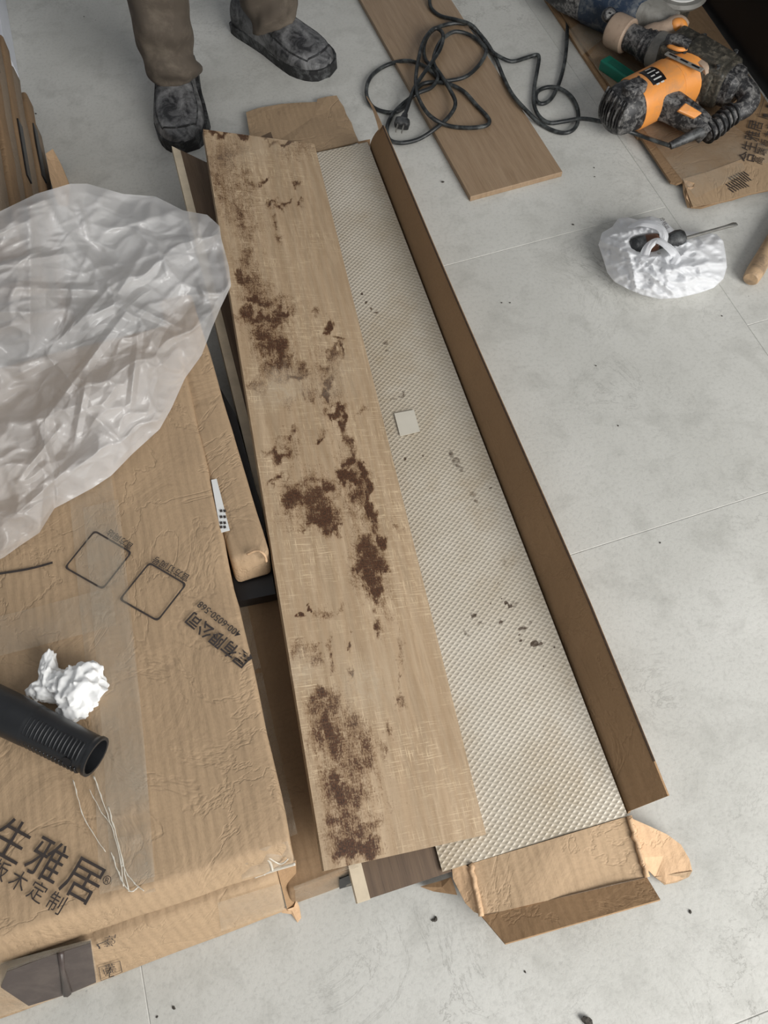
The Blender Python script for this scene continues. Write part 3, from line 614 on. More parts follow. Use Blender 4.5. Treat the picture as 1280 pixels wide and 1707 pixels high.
# tall far-left stack of flat cartons
cw = .32
for i in range(7):
    z0 = i*.041; z1 = z0+.036
    rx = -.272+.008*mn.noise(Vector((i*3.3, 0, 0))) - .001*i; a1 = -1.60-.035*min(i, 3)+.015*mn.noise(Vector((i*1.7, 4, 0)))
    y1 = -1.03
    t4 = [TM @ Vector(q) for q in ((y1, rx, z1), (a1, rx, z1), (a1, rx-.75, z1), (y1, rx-.75, z1))]; b4 = [TM @ Vector(q) for q in ((y1, rx, z0), (a1, rx, z0), (a1, rx-.75, z0), (y1, rx-.75, z0))]
    FM = frame(t4[0], t4[1]-t4[0])
    o = mk('flat_carton', hexa(t4, b4, cuts=4, bevel=.004, amp=.003, freq=10, seed=i*3), M[('stk', 'cardv', 'stk', 'cardv')[i % 4]], None, FM, smooth=True, sharp=50)
    nm = ['lowest', 'second from the bottom', 'third from the bottom', 'middle one', 'third from the top', 'second from the top', 'topmost'][i]
    tag(o, 'flat brown carton in the stack by the white wall, '+nm, 'carton', 'flat cartons stacked by the wall')
    if i % 2 == 1:
        s0 = -1.12-.2*((i*7) % 3)/2
        mk('hand_slot', box((0, 0, 0), (.16, .004, .02), TM @ Matrix.Translation((s0-.25, rx+.001, (z0+z1)/2)), bevel=.001), M['black'], o, FM)
oc = mk('cardboard_offcut', join(sheet_px([(76, 256, .06), (88, 248, .05), (100, 270, .03), (113, 302, .01), (112, 330, .01), (92, 330, .05), (84, 300, .06)], .02)), M['cardl'], None)
tag(oc, 'small bent cardboard corner standing at the foot of the wall-side stack', 'cardboard')

# ------------------------------------------------------------------ translucent plastic over the stacks
bd_px = [(-170, 420, .33), (-60, 378, .33), (0, 351, .33), (60, 325, .32), (112, 304, .28), (150, 309, .24), (205, 320, .21), (255, 331, .2), (310, 347, .19), (345, 362, .18), (362, 373, .175), (373, 400, .17), (381, 440, .17), (381, 480, .165), (372, 510, .16), (352, 552, .155), (332, 590, .15), (313, 632, .147), (285, 680, .145), (262, 716, .144), (225, 757, .144), (185, 792, .143), (150, 815, .143), (110, 838, .143), (90, 850, .143), (62, 885, .143), (38, 913, .143), (5, 926, .143), (-60, 960, .143), (-200, 1000, .143), (-330, 800, .2), (-300, 550, .3)]
bd_px = [(x_+5*math.sin(i*2.1)*(x_ > 0), y_+4*math.sin(i*3.3), z_) for i, (x_, y_, z_) in enumerate(bd_px)]
nb_ = len(bd_px)
def bnd(a):
    x = a*nb_; i = int(x) % nb_; t = x-int(x); p, q_ = bd_px[i], bd_px[(i+1) % nb_]; return [p[k]*(1-t)+q_[k]*t for k in range(3)]
cx, cy = 90, 610
creases = [((120, 400), (190, 480), .012, 14), ((0, 480), (200, 485), .014, 12), ((200, 500), (330, 560), .010, 10), ((210, 520), (60, 720), .012, 12), ((230, 560), (215, 700), .010, 9), ((300, 350), (345, 480), .008, 12), ((330, 470), (345, 500), .008, 8), ((60, 700), (90, 790), .012, 11), ((0, 640), (100, 590), .010, 12), ((130, 340), (150, 400), .008, 9), ((0, 880), (160, 740), .008, 12), ((200, 485), (250, 400), .008, 10), ((190, 470), (110, 560), .008, 10), ((150, 600), (120, 760), .009, 10), ((30, 800), (110, 700), .008, 8), ((0, 440), (130, 420), .008, 10)]
def filmf(u, v):
    bx, by, bz = bnd(u % 1); r = v**.8; x = cx+(bx-cx)*r; y = cy+(by-cy)*r
    z = bz*r**2+(.225*(1-r**2)); hs = .315-max(0, y-520)*.0014-max(0, x-50)*.0016; kk = min(1, (1-r)*8); z = z+(.5*(hs-z+math.sqrt((z-hs)**2+.0009)))*kk; 
    z = max(z, .139+.03*(1-r) if y > 500 else 0)
    z += .035*max(0, 1-r**2)*mn.noise(Vector((x*.008, y*.008, 1)))
    w = min(1, (1-r)*14+.3)
    rg = .012*mn.noise(Vector((x*.012, y*.014, 3)))
    wx_ = x+14*mn.noise(Vector((x*.02, y*.02, 1))); wy_ = y+14*mn.noise(Vector((x*.02, y*.02, 8)))
    for sc_, a in ((.009, .022), (.021, .007), (.045, .0014)):
        ds = mn.voronoi(Vector((wx_*sc_+.3*wy_*sc_, wy_*sc_*1.3, sc_*90)))[0]; rg -= a*min(1, (ds[1]-ds[0])*1.5)-a*.5
    for (p0, p1, am, wd_) in creases:
        dx, dy = p1[0]-p0[0], p1[1]-p0[1]; L2 = dx*dx+dy*dy; t = max(0, min(1, ((x-p0[0])*dx+(y-p0[1])*dy)/L2))
        d = math.hypot(x-p0[0]-t*dx, y-p0[1]-t*dy); rg += am*max(0, 1-d/wd_)*math.sin(math.pi*min(1, max(.15, t)))
    return P(x, y, z+rg*w)
film = mk('plastic_film', grid(filmf, 420, 150), M['film'], None, smooth=True)
tag(film, 'large sheet of crumpled translucent plastic draped over the carton stacks', 'plastic sheet')

# ------------------------------------------------------------------ tissue and tube on the top carton
def crumple(blobs, seed, amp=.2, sub=4):
    V, F = [], []
    for k, (c, r) in enumerate(blobs):
        bm = bmesh.new(); bmesh.ops.create_icosphere(bm, subdivisions=sub, radius=1)
        for v in bm.verts:
            d = v.co.normalized(); s = 1.
            for q, (f, a) in enumerate(((1.2, .42), (2.5, .30), (5.2, .07))):
                s += a*(1-3*abs(mn.noise(d*f+Vector((seed+k*5.1, q*9., 0)))))*amp/.2
            v.co = Vector(c)+Vector((d.x*r[0]*s, d.y*r[1]*s, d.z*r[2]*s))
        bm.verts.index_update(); n = len(V); V += [v.co.copy() for v in bm.verts]; F += [[v.index+n for v in f.verts] for f in bm.faces]; bm.free()
    zmin = min(v.z for v in V)
    return V, F
zz = ZT+.003
tb = [(P(135, 1145, zz+.016), (.025, .025, .017)), (P(128, 1177, zz+.012), (.02, .016, .013)), (P(103, 1140, zz+.012), (.018, .016, .013)), (P(72, 1150, zz+.01), (.016, .012, .01)), (P(80, 1118, zz+.014), (.008, .022, .010)), (P(90, 1157, zz+.008), (.02, .009, .009))]
ti = mk('crumpled_tissue', crumple(tb, 3, .13), M['tissue'], None, smooth=True, sharp=25)
tag(ti, 'crumpled white tissue lying on the big printed carton', 'tissue')
md_ = ti.modifiers.new('remesh', 'REMESH'); md_.mode = 'VOXEL'; md_.voxel_size = .0013; md_.use_smooth_shade = True
ta, tb_ = P(-190, 1090, ZT+.05), P(160, 1262, ZT+.034)
ax = (tb_-ta).normalized(); L = (tb_-ta).length
R0 = .0235
tube = empty('black_tube', (ta+tb_)/2-Vector((0, 0, .03)), 'open black ribbed plastic tube lying on the big printed carton', 'tube')
NP = 150; path = [ta+ax*L*i/NP for i in range(NP+1)]
def rr(t):
    s = (1-t)*L; r = R0*(1.12 if s > .12 else 1.0+.12*s/.12)
    if .006 < s < .088: return r-.0006
    if s < .005: return r+.0008
    return r
vo = loft(path, [rr(i/NP) for i in range(NP+1)], 40, cap=False); n = 40; Vi, Fi = vo
inn = loft([path[-1]-ax*(.16*(6-k)/6) for k in range(7)], [R0-.0028]*7, 40, cap=False); off = len(Vi)
V2 = Vi+inn[0]; F2 = Fi+[[i+off for i in f] for f in inn[1]]+[(NP*n+k, NP*n+(k+1) % n, off+6*n+(k+1) % n, off+6*n+k) for k in range(n)]+[tuple(off+k for k in range(n))]
TBF = frame(ta, ax)
mk('tube_body', (V2, F2), M['tube'], tube, TBF, smooth=True, sharp=50)
side = ax.cross(Vector((0, 0, 1))).normalized(); upn = side.cross(ax)
for s0, s1 in ((-12, 33), (58, 112)):
    for k in range(15):
        c = tb_-ax*(.012+k*.0052); pts = []
        for j in range(13):
            a = math.radians(s0+(s1-s0)*j/12); pts.append(c+side*math.cos(a)*(R0+.0004)+upn*math.sin(a)*(R0+.0004))
        mk('rib', loft(pts, .0014, 5), M['tube'], tube, TBF, smooth=True)
hp = tb_-ax*.022+(side*.72+upn*.69).normalized()*(R0+.0003)
hn = (side*.72+upn*.69).normalized()
mk('hole', loft([hp, hp+hn*.0009], .0058, 18, up=ax), M['crumb'] if False else M['black'], tube, TBF)

# ------------------------------------------------------------------ flat wrapped carton, black cabinet, green block on the right
rc = empty('flattened_carton', P(1120, 200, 0), 'flattened wrapped carton with printed characters lying under the power tools', 'carton')
zc1 = .014
RF = frame(P(1150, 345, 0), P(910, 0, 0)-P(1118, 305, 0))
mk('lower_sheet', poly_sheet([P(x, y, .007) for x, y in ((884, -40), (1010, 150), (1062, 228), (1280, 290), (1255, 160), (1115, -50))], .0065), M['cardd'], rc, RF)
outl = [(898, -40), (960, 58), (1018, 145), (1068, 228), (1118, 303), (1128, 306), (1137, 303), (1144, 308), (1142, 316), (1148, 330), (1152, 344), (1170, 345), (1200, 336), (1222, 331), (1250, 322), (1285, 315), (1340, 300), (1330, 240), (1283, 176), (1231, 98), (1146, -25)]
mk('upper_sheet', poly_sheet([P(x, y, zc1) for x, y in outl], .005), M['cardv'], rc, RF)
mk('wide_tape', poly_sheet([P(x, y, zc1+.0012) for x, y in ((1138, 298), (1180, 286), (1240, 264), (1305, 240), (1322, 245), (1338, 298), (1285, 316), (1250, 323), (1200, 337), (1155, 345), (1147, 325))], .0006), M['card'], rc, RF)
mk('clear_film', grid(quadfn(P(980, 95, zc1+.002), P(1000, 68, zc1+.002), P(1160, 330, zc1+.002), P(1300, 260, zc1+.002), .002, 3, 30), 20, 20), M['tape'], rc, RF, smooth=True)
mk('clear_film', slab([P(948, 50, zc1+.002), P(990, 22, zc1+.002), P(1012, 60, zc1+.002), P(970, 92, zc1+.002)], .0005), M['tape'], rc, RF)
mk('frayed_edge', sheet_px([(1140, 300, .016), (1158, 305, .018), (1156, 312, .018), (1146, 312, .016), (1144, 330, .014), (1154, 346, .012), (1146, 346, .004), (1139, 322, .006), (1138, 310, .01)], .001), M['cardl'], rc, RF)
def r_text(body, a, b, h=None, bold=0): return text_on(body, P(*a, zc1), P(*b, zc1), 0, M['ink'], rc, lift=.0026, height=h, bold=bold)
r_text('合生雅居', (1252, 274), (1270, 206), bold=.0)
r_text('®', (1258, 206), (1258, 202)); text_on('高端板木定制', P(1268, 276, zc1), P(1300, 196, zc1), 0, M['ink'], rc, lift=.0026, space=1.4)
lg = []
for i in range(9):
    for j in range(3):
        a0 = Vector((1210+i*4.2, 303-i*1.6+j*7-abs(i-4)*(-.4), 0)); lnn = 9
        if abs(i-4)+abs(j-1)*2 > 5: continue
        p0 = P(a0.x, a0.y-7+(j*2), zc1+.0024); p1 = P(a0.x+3+6, a0.y-7+(j*2)+7, zc1+.0024); d = (p1-p0).normalized(); s = Vector((-d.y, d.x, 0))*.0012
        lg.append(([p0-s, p0+s, p1+s, p1-s], [(0, 1, 2, 3)]))
mk('printed_logo', join(*lg), M['ink'], rc, RF)
rect_out([P(x, y, zc1+.0024) for x, y in ((1264, 194), (1275, 160), (1300, 168), (1290, 202))], .002, rc, RF)
r_text('重', (1270, 196), (1280, 198), bold=.03); r_text('量', (1276, 180), (1284, 182), bold=.03)

c0, c1 = P(1158, 0, .0), P(1282, 174, .0); cd = (c1-c0).normalized(); cn = Vector((cd.y, -cd.x, 0)); cn = cn if cn.x > 0 else -cn
c0 = c0-cd*.7+cn*.004; c1 = c1+cd*.12+cn*.004
cab = mk('black_cabinet', hexa([q_+Vector((0, 0, .75)) for q_ in (c0, c1, c1+cn*.5, c0+cn*.5)], [c0, c1, c1+cn*.5, c0+cn*.5], bevel=.002), M['black'], None)
tag(cab, 'glossy black cabinet standing at the upper right beside the power tools', 'cabinet')

gb_ = [P(998, 98, .036), P(1008, 94, .036), P(1086, 142, .036), P(1062, 150, .036)]
g0, g1 = P(1000, 104, .03), P(1075, 156, .03); gd = (g1-g0).normalized(); GM = frame(Vector((g0.x, g0.y, zc1)), gd)
gk = mk('green_block', box((-.013, .075, .011), (.028, .15, .022), GM, bevel=.0025), M['green'], None, GM)
mk('groove', box((-.013, .075, .0222), (.016, .12, .0012), GM, bevel=.0003), plain('darker green', rgb(14, 92, 76), .5), gk, GM)
tag(gk, 'small green plastic block beside the orange hammer drill', 'block')

# ------------------------------------------------------------------ rotary hammer
ham = empty('hammer_drill', P(1130, 150, zc1), 'dusty orange and black hammer drill lying on the flattened carton', 'power tool')
mA, mB = P(1019, 191, .058), P(1144, 128, .064); md = (mB-mA).normalized(); mL = (mB-mA).length
HF = frame(mA, md)
def along(t): return mA.lerp(mB, t)
def lf(t_r, **k):
    return loft([along(t) for t, r in t_r], [r for t, r in t_r], 28, ex=2.3, **k)
mk('vent_cap', lf([(-.02, .028), (.0, .037), (.06, .043), (.16, .046), (.25, .047), (.28, .045)]), M['dblack'], ham, HF, smooth=True, sharp=35)
for k in range(9):   # ribs of the cooling grille
    off = (k-4)*.0075; sd = md.cross(Vector((0, 0, 1))).normalized()
    pts = [along(.015)+sd*off+Vector((0, 0, z))+md*(.032*(1-math.cos(min(1.4, abs(z)/.042)))+.001*abs(k-4)) for z in (-.028, -.015, 0, .015, .028, .037)]
    mk('grille_rib', loft([q_-md*.012+Vector((0, 0, .003)) for q_ in pts], .0026, 6), M['black' if k % 2 else 'dblack'], ham, HF, smooth=True)
mk('motor_housing', lf([(.24, .0475), (.27, .0490), (.6, .049), (.74, .050), (.76, .047), (.9, .050), (1.0, .053)]), M['orange'], ham, HF, smooth=True, sharp=35)
tp_ = P(1058, 142, .116); mk('brush_cap', loft([tp_+Vector((0, -.002, -.01)), tp_+Vector((0, -.002, .003)), tp_+Vector((0, -.002, .006))], [(.017, .024), (.0165, .0235), (.014, .019)], 14, up=md, ex=3.2), M['dblack'], ham, HF, smooth=True, sharp=40)
for q_ in ((.014, .008), (-.014, .008), (.014, -.008), (-.014, -.008)):
    mk('screw', loft([tp_+md*q_[0]+md.cross(Vector((0, 0, 1)))*q_[1]+Vector((0, 0, .004)), tp_+md*q_[0]+md.cross(Vector((0, 0, 1)))*q_[1]+Vector((0, 0, .0072))], .003, 10, up=md), M['rubber'], ham, HF)
sdv = md.cross(Vector((0, 0, 1))).normalized()
def on_motor(t, a, r): return along(t)+(sdv*math.cos(a)+Vector((0, 0, 1))*math.sin(a))*r
mk('name_plate', grid(lambda u, v: on_motor(.37+.17*u, math.radians(56+v*62), .0505), 4, 14, .001), M['black'], ham, HF, smooth=True)
mk('plate_print', join(*[grid(lambda u, v, a=a, b=b, w=w: on_motor(a+w*u, math.radians(b+3.5*v), .0518), 1, 3) for a, b, w in ((.40, 60, .04), (.46, 60, .04), (.40, 72, .10), (.40, 82, .05), (.47, 84, .04), (.40, 94, .10), (.42, 106, .07))]), M['inkw'], ham, HF)
bA, bB = P(1024, 50, .066), P(1220, 144, .072); bdv = (bB-bA).normalized()
BF = frame(bA, bdv)
def bl(t): return bA.lerp(bB, t)
mk('chuck_collar', loft([bl(t) for t in (-.03, -.02, .0, .12, .13)], [.028, .032, .034, .034, .031], 26), M['tan'], ham, BF, smooth=True, sharp=35)
mk('chuck_sleeve', loft([bl(t) for t in (.12, .13, .24, .26, .275, .29, .31, .33, .345, .36)], [.026, .026, .027, .029, .032, .030, .033, .031, .034, .033], 26), M['dblack'], ham, BF, smooth=True, sharp=35)
mk('gear_neck', loft([bl(t) for t in (.35, .36, .44, .48)], [.033, .036, .038, .040], 26), M['grey'], ham, BF, smooth=True, sharp=35)
gL = (bB-bA).length
def ghx(y0, y1, x0, x1, z0, z1, tx=0, tz=0):
    q = lambda x, y, z: BF @ Vector((x, y*gL, z))
    return [q(x0, y0, z1), q(x1, y0, z1), q(x1-tx, y1, z1-tz), q(x0+tx, y1, z1-tz)], [q(x0, y0, z0), q(x1, y0, z0), q(x1-tx, y1, z0+tz), q(x0+tx, y1, z0+tz)]
mk('gear_housing', hexa(*ghx(.45, .97, -.043, .045, -.045, .046, .006, .008), bevel=.008, seg=3, cuts=1), M['gear'], ham, BF, smooth=True, sharp=30)
mk('side_cover', hexa(*ghx(.52, .9, .02, .05, -.03, .034, .003, .004), bevel=.004), M['gear'], ham, BF, smooth=True, sharp=30)
mk('top_cover', hexa(*ghx(.62, .92, -.03, .034, .03, .0515, .006, .004), bevel=.003), M['gear'], ham, BF, smooth=True, sharp=30)
for q_ in ((.64, -.034), (.64, .036), (.9, -.03), (.9, .034)): mk('bolt', loft([BF @ Vector((q_[1], q_[0]*gL, .042)), BF @ Vector((q_[1], q_[0]*gL, .0475))], .0042, 8), M['rubber'], ham, BF)
for k in range(4):
    t = .6+.09*k; mk('housing_rib', loft([bl(t)+Vector((0, 0, .048)), bl(t+.05)+Vector((0, 0, .047))], .0022, 6), M['gear'], ham, BF)
jn = along(.98); mk('front_plate', loft([along(.95), along(1.0), along(1.08)], [(.052, .048), (.053, .05), (.048, .044)], 24, ex=6), M['tan'], ham, HF, smooth=True, sharp=30)
vs = bdv.cross(Vector((0, 0, 1))).normalized()
mk('vent_strip', box((0, 0, 0), (.012, .085, .003), frame(P(1140, 103, .115), bdv), bevel=.001), M['grey'], ham, BF)
for k in range(3): mk('vent_slot', box((0, -.026+.026*k, .0018), (.004, .017, .001), frame(P(1140, 103, .115), bdv)), M['black'], ham, BF)
mk('end_cap', loft([bl(.93), bl(1.02), bl(1.06)], [(.034, .036), (.032, .034), (.022, .024)], 20, ex=4), M['dblack'], ham, BF, smooth=True, sharp=30)
hp_ = catmull([P(1220, 130, .085), P(1238, 145, .08), P(1248, 164, .07), P(1238, 182, .06), P(1216, 192, .055), P(1198, 208, .05), P(1176, 222, .045)], 5)
hr = [.0180+.003*math.exp(-((i/len(hp_)-.38)/.18)**2)-.002*(i/len(hp_)) for i in range(len(hp_))]
mk('handle', loft(hp_, hr, 20, ex=2.6), M['dblack'], ham, HF, smooth=True, sharp=50)
la = catmull([P(1092, 166, .062), P(1115, 176, .06), P(1142, 192, .056), P(1165, 208, .05), P(1180, 224, .042)], 5)
mk('handle_arm', loft(la, [(.026-.009*i/len(la), .030-.011*i/len(la)) for i in range(len(la))], 20, ex=4), M['dblack'], ham, HF, smooth=True, sharp=40)
mk('arm_band', loft(catmull([P(1080, 160, .062), P(1095, 167, .062)], 4), [(.029, .033)]*5, 24, ex=4), M['orange'], ham, HF, smooth=True, sharp=40)
mk('arm_inset', slab([P(1130, 184, .085), P(1143, 171, .092), P(1171, 188, .08), P(1158, 197, .074)], .008, bevel=.002), M['orange'], ham, HF)
for k in range(7):
    c = hp_[int(len(hp_)*.62)+k*2 if int(len(hp_)*.62)+k*2 < len(hp_)-1 else len(hp_)-2]; d = (hp_[-1]-hp_[-4]).normalized()
    mk('grip_ring', loft([c, c+d*.003], .0225, 20, up=(0, 0, 1)), M['rubber'], ham, HF, smooth=True, sharp=40)
mk('cord_boot', loft([P(1172, 218, .05), P(1158, 224, .048), P(1135, 235, .044), P(1117, 243, .038)], [.013, .0105, .009, .0075], 12), M['rubber'], ham, HF, smooth=True, sharp=40)
mk('side_handle', loft(catmull([P(1070, 62, .07), P(1092, 54, .085), P(1112, 50, .09), P(1130, 44, .09), P(1138, 52, .085)], 5), [.014, .016, .018, .019, .019, .019, .018, .018, .019, .019, .02, .021, .022, .022, .022, .021, .02, .019, .018, .014, .01], 18), M['tan'], ham, BF, smooth=True, sharp=50)
mk('side_handle_tip', loft(catmull([P(1118, 46, .1), P(1132, 42, .1), P(1140, 52, .095)], 4), [.008, .012, .014, .014, .014, .013, .012, .01, .007], 14), M['orange'], ham, BF, smooth=True, sharp=50)
mk('mode_lever', loft(catmull([P(1112, 66, .122), P(1130, 66, .128), P(1148, 76, .122)], 4), [(.012, .008)]*9, 14, ex=3), M['dblack'], ham, BF, smooth=True, sharp=50)
mk('lever_accent', loft(catmull([P(1114, 76, .117), P(1130, 82, .12), P(1145, 82, .117)], 4), [(.005, .004)]*9, 10), M['orange'], ham, BF, smooth=True)

# ------------------------------------------------------------------ blue grinder
gr = empty('angle_grinder', P(1010, 10, zc1), 'dusty dark blue power tool lying behind the orange hammer drill', 'power tool')
ga_, gb2 = P(915, -30, .06), P(1078, 32, .066); gdv = (gb2-ga_).normalized(); GF = frame(ga_, gdv)
def gl(t): return ga_.lerp(gb2, t)
mk('rear_body', loft([gl(t) for t in (-.12, -.05, .1, .2, .42, .46)], [.02, .028, .034, .04, .043, .04], 22, ex=3), M['dblack'], gr, GF, smooth=True, sharp=35)
mk('motor_body', loft([gl(t) for t in (.42, .45, .7, .9, .96, 1.0)], [.043, .046, .048, .049, .047, .04], 22, ex=2.8), M['blue'], gr, GF, smooth=True, sharp=35)
gu = Vector((0, 0, 1)); gs = gdv.cross(gu).normalized()
for k in range(5):
    a = math.radians(50+k*16); o1 = (gs*math.cos(a)+gu*math.sin(a))*.0485
    mk('body_rib', loft([gl(.5)+o1, gl(.88)+o1], .0018, 6), M['blue'], gr, GF)
for k in range(6):
    a = math.radians(45+k*18); o1 = (gs*math.cos(a)+gu*math.sin(a))*.041
    mk('vent_slot', box((0, 0, 0), (.004, .03, .003), frame(gl(.28)+o1, gdv, o1)), M['grey'], gr, GF)
pc = P(1015, 24, .09); pn = (Vector((0, -.75, .66))).normalized()
mk('brush_cap', loft([pc-pn*.01, pc+pn*.006, pc+pn*.009], [.0135, .013, .010], 18, up=gdv), M['dblack'], gr, GF, smooth=True, sharp=35)
mk('cap_slot', box((0, 0, .0092), (.003, .014, .0012), frame(pc, gdv, pn)), M['black'], gr, GF)
mk('gear_head', loft([gl(.96), gl(1.02), gl(1.16), gl(1.24)], [(.044, .044), (.042, .042), (.034, .036), (.026, .03)], 20, ex=4.5), M['grey'], gr, GF, smooth=True, sharp=30)
gc = P(1133, -10, .10)
mk('disc_guard', loft([gc-Vector((0, 0, .008)), gc, gc+Vector((0, 0, .006))], [.05, .057, .052], 40, up=gdv), M['grey'], gr, GF, smooth=True, sharp=35)
mk('disc', loft([gc+Vector((0, 0, .006)), gc+Vector((0, 0, .008))], .04, 40, up=gdv), M['white'], gr, GF)
mk('flange', loft([gc+Vector((0, 0, .007)), gc+Vector((0, 0, .014))], .017, 24, up=gdv), M['steel'], gr, GF, smooth=True, sharp=35)
mk('spindle_neck', loft([gc-Vector((0, 0, .06)), gc-Vector((0, 0, .008))], [.03, .032], 24, up=gdv), M['gear'], gr, GF, smooth=True, sharp=35)

# ------------------------------------------------------------------ cords
def cordpts(px, z_on):
    out = []
    for i, (x, y) in enumerate(px):
        w = P(x, y, .005); l = OF.inverted() @ w; on = -.012 < l.x < OW+.012 and l.y > -.012
        out.append(P(x, y, (.0165 if on else .0052)+.0016*(1+math.sin(i*1.7))+(z_on(i) if z_on else 0)))
    return out
z8 = lambda L: [(580+a/3.368, b/3.368) for a, b in L]
z2 = lambda L: [(640+a/2, b/2) for a, b in L]
c1px = [(1117, 243)]+z2([(900, 468), (850, 450), (780, 425), (720, 405), (660, 396)])[0:]+z8([(1210, 682), (1130, 690), (1075, 655), (1045, 590), (1045, 500), (1062, 400), (1072, 330), (1058, 308), (1000, 325), (920, 345), (850, 318), (800, 280), (745, 200), (690, 140), (610, 112), (520, 90), (470, 50), (458, 0), (470, -60)])
cz1 = lambda i: [.03, .022, .02, .03, .012, .004][i] if i < 6 else (.006 if 15 < i < 21 else 0)
mk('cord', loft(catmull(cordpts(c1px, cz1), 7), .0042, 10), M['cord'], ham, smooth=True)
c2px = z8([(1120, -60), (1160, -20), (1205, 40), (1228, 120), (1228, 240), (1212, 370), (1180, 480), (1135, 560), (1085, 583), (1056, 560), (1065, 515), (1120, 490), (1190, 498), (1255, 545), (1290, 620), (1285, 700), (1240, 742), (1170, 740), (1080, 695), (1000, 620), (925, 535), (875, 440), (830, 330), (775, 235), (705, 160), (625, 130), (540, 142), (470, 175), (430, 245), (432, 330), (480, 382), (505, 430), (470, 490), (390, 525), (300, 590), (240, 660), (218, 730), (235, 785), (300, 803), (400, 780), (500, 715), (570, 650), (603, 580), (570, 500), (520, 420), (480, 350), (498, 270), (535, 215), (600, 178), (680, 195), (750, 245), (775, 290), (740, 360), (670, 425), (590, 450), (520, 448), (440, 380), (340, 342), (220, 365), (130, 430), (103, 520), (140, 600), (230, 632), (300, 615), (350, 555), (400, 485), (460, 462), (560, 470), (650, 515), (720, 590), (790, 668), (775, 705), (680, 718), (560, 705), (460, 650), (400, 560), (380, 470), (392, 350), (425, 230), (485, 160), (532, 190), (520, 270), (470, 350), (420, 420), (370, 500), (335, 600), (318, 650)])
def cz2(i):
    if i < 3: return .03-.01*i
    if 26 < i < 34: return .004
    if 42 <= i <= 48: return .008
    if i >= 74: return .012 if i < 83 else .012
    return 0
cp = cordpts(c2px, cz2)
cd2 = mk('cord', loft(catmull(cp, 7), .0042, 10), M['cord'], gr, smooth=True)
pe = cp[-1]; pdir = (P(668, 212, .014)-pe).normalized(); PF = frame(pe, pdir, (0, 0, 1))
mk('plug', join(loft([pe-pdir*.004, pe+pdir*.006, pe+pdir*.012], [.006, .008, .010], 14), loft([pe+pdir*.010, pe+pdir*.013, pe+pdir*.025, pe+pdir*.027], [(.012, .009), (.0155, .011), (.0155, .011), (.013, .009)], 18, ex=4)), M['rubber'], cd2, PF, smooth=True, sharp=40)
for s in (-1, 1): mk('prong', box((s*.0064, .036, 0), (.0016, .018, .006), PF @ Matrix.Translation((0, -.001, .004))), M['steel'], cd2, PF)

# ------------------------------------------------------------------ small white bag with screwdriver, wooden handle
sb_px = [(997, 408), (1003, 388), (1020, 378), (1030, 364), (1045, 362), (1062, 366), (1085, 360), (1106, 366), (1125, 384), (1150, 385), (1175, 388), (1195, 390), (1206, 402), (1210, 425), (1212, 445), (1206, 465), (1190, 480), (1165, 489), (1130, 497), (1100, 499), (1070, 492), (1048, 483), (1024, 470), (1012, 455), (1006, 435)]
nsb = len(sb_px)
def sbf(u, v):
    x_ = (u % 1)*nsb; i = int(x_) % nsb; t = x_-int(x_); bx = sb_px[i][0]*(1-t)+sb_px[(i+1) % nsb][0]*t; by = sb_px[i][1]*(1-t)+sb_px[(i+1) % nsb][1]*t
    if v < .25: r = 1-.06*(1-v/.25); z = .002+.02*(v/.25)
    else: r = 1-(v-.25)/.75*.97; z = .022+.038*math.sin(min(1, (v-.25)/.5)*math.pi/2)
    mx, my = 1098, 422; x = mx+(bx-mx)*r; y = my+(by-my)*r
    dd = math.hypot((x-1085)/42, (y-408)/20)          # mouth of the bag: a hollow
    z -= .034*max(0, 1-dd**2)
    z += (.006*(1-3*abs(mn.noise(Vector((x*.035, y*.05, 2)))))+.003*(1-3*abs(mn.noise(Vector((x*.09+3, y*.11, 5))))))*min(1, v*4)
    for p0, p1, am, wd_ in (((1000, 400), (1110, 450), .012, 9), ((1110, 450), (1205, 438), .01, 9), ((1048, 420), (1060, 480), .008, 7), ((1060, 370), (1120, 400), .008, 8), ((1020, 390), (1080, 380), .008, 8), ((1075, 450), (1120, 488), .006, 7), ((1110, 430), (1150, 400), .006, 8)):
        dx, dy = p1[0]-p0[0], p1[1]-p0[1]; t2 = max(0, min(1, ((x-p0[0])*dx+(y-p0[1])*dy)/(dx*dx+dy*dy))); z += am*max(0, 1-math.hypot(x-p0[0]-t2*dx, y-p0[1]-t2*dy)/wd_)
    return P(x, y, max(z, .001))
sb = empty('plastic_bag', P(1100, 430, 0), 'small crumpled white plastic bag on the floor with a screwdriver in it', 'bag')
mk('bag_body', grid(sbf, 180, 50), M['bag'], sb, smooth=True)
def ribbon(pts, ws, n=7, curl=.005):
    q_ = catmull(pts, 6); V, F = [], []
    m = len(q_)
    for i, c in enumerate(q_):
        t = (q_[min(i+1, m-1)]-q_[max(i-1, 0)]).normalized(); s = t.cross(Vector((0, .3, 1))).normalized(); f = i/(m-1)*(len(ws)-1); k = min(int(f), len(ws)-2); w = ws[k]+(ws[k+1]-ws[k])*(f-k)
        for j in range(n):
            a = 2*j/(n-1)-1; V.append(c+s*a*w+Vector((0, 0, curl*(1-a*a)+.002*math.sin(j*2.3+i*.4))))
    return V, [(i*n+j, i*n+j+1, (i+1)*n+j+1, (i+1)*n+j) for i in range(m-1) for j in range(n-1)]
mk('bag_handle', ribbon([P(1070, 436, .05), P(1080, 412, .068), P(1094, 402, .075), P(1112, 412, .075), P(1126, 428, .068), P(1118, 444, .06)], [.009, .008, .009, .011, .010, .009]), M['bag'], sb, smooth=True)
mk('bag_handle', ribbon([P(1045, 382, .045), P(1070, 372, .062), P(1095, 378, .07), P(1106, 392, .07), P(1102, 412, .06)], [.010, .012, .010, .008, .007]), M['bag'], sb, smooth=True)
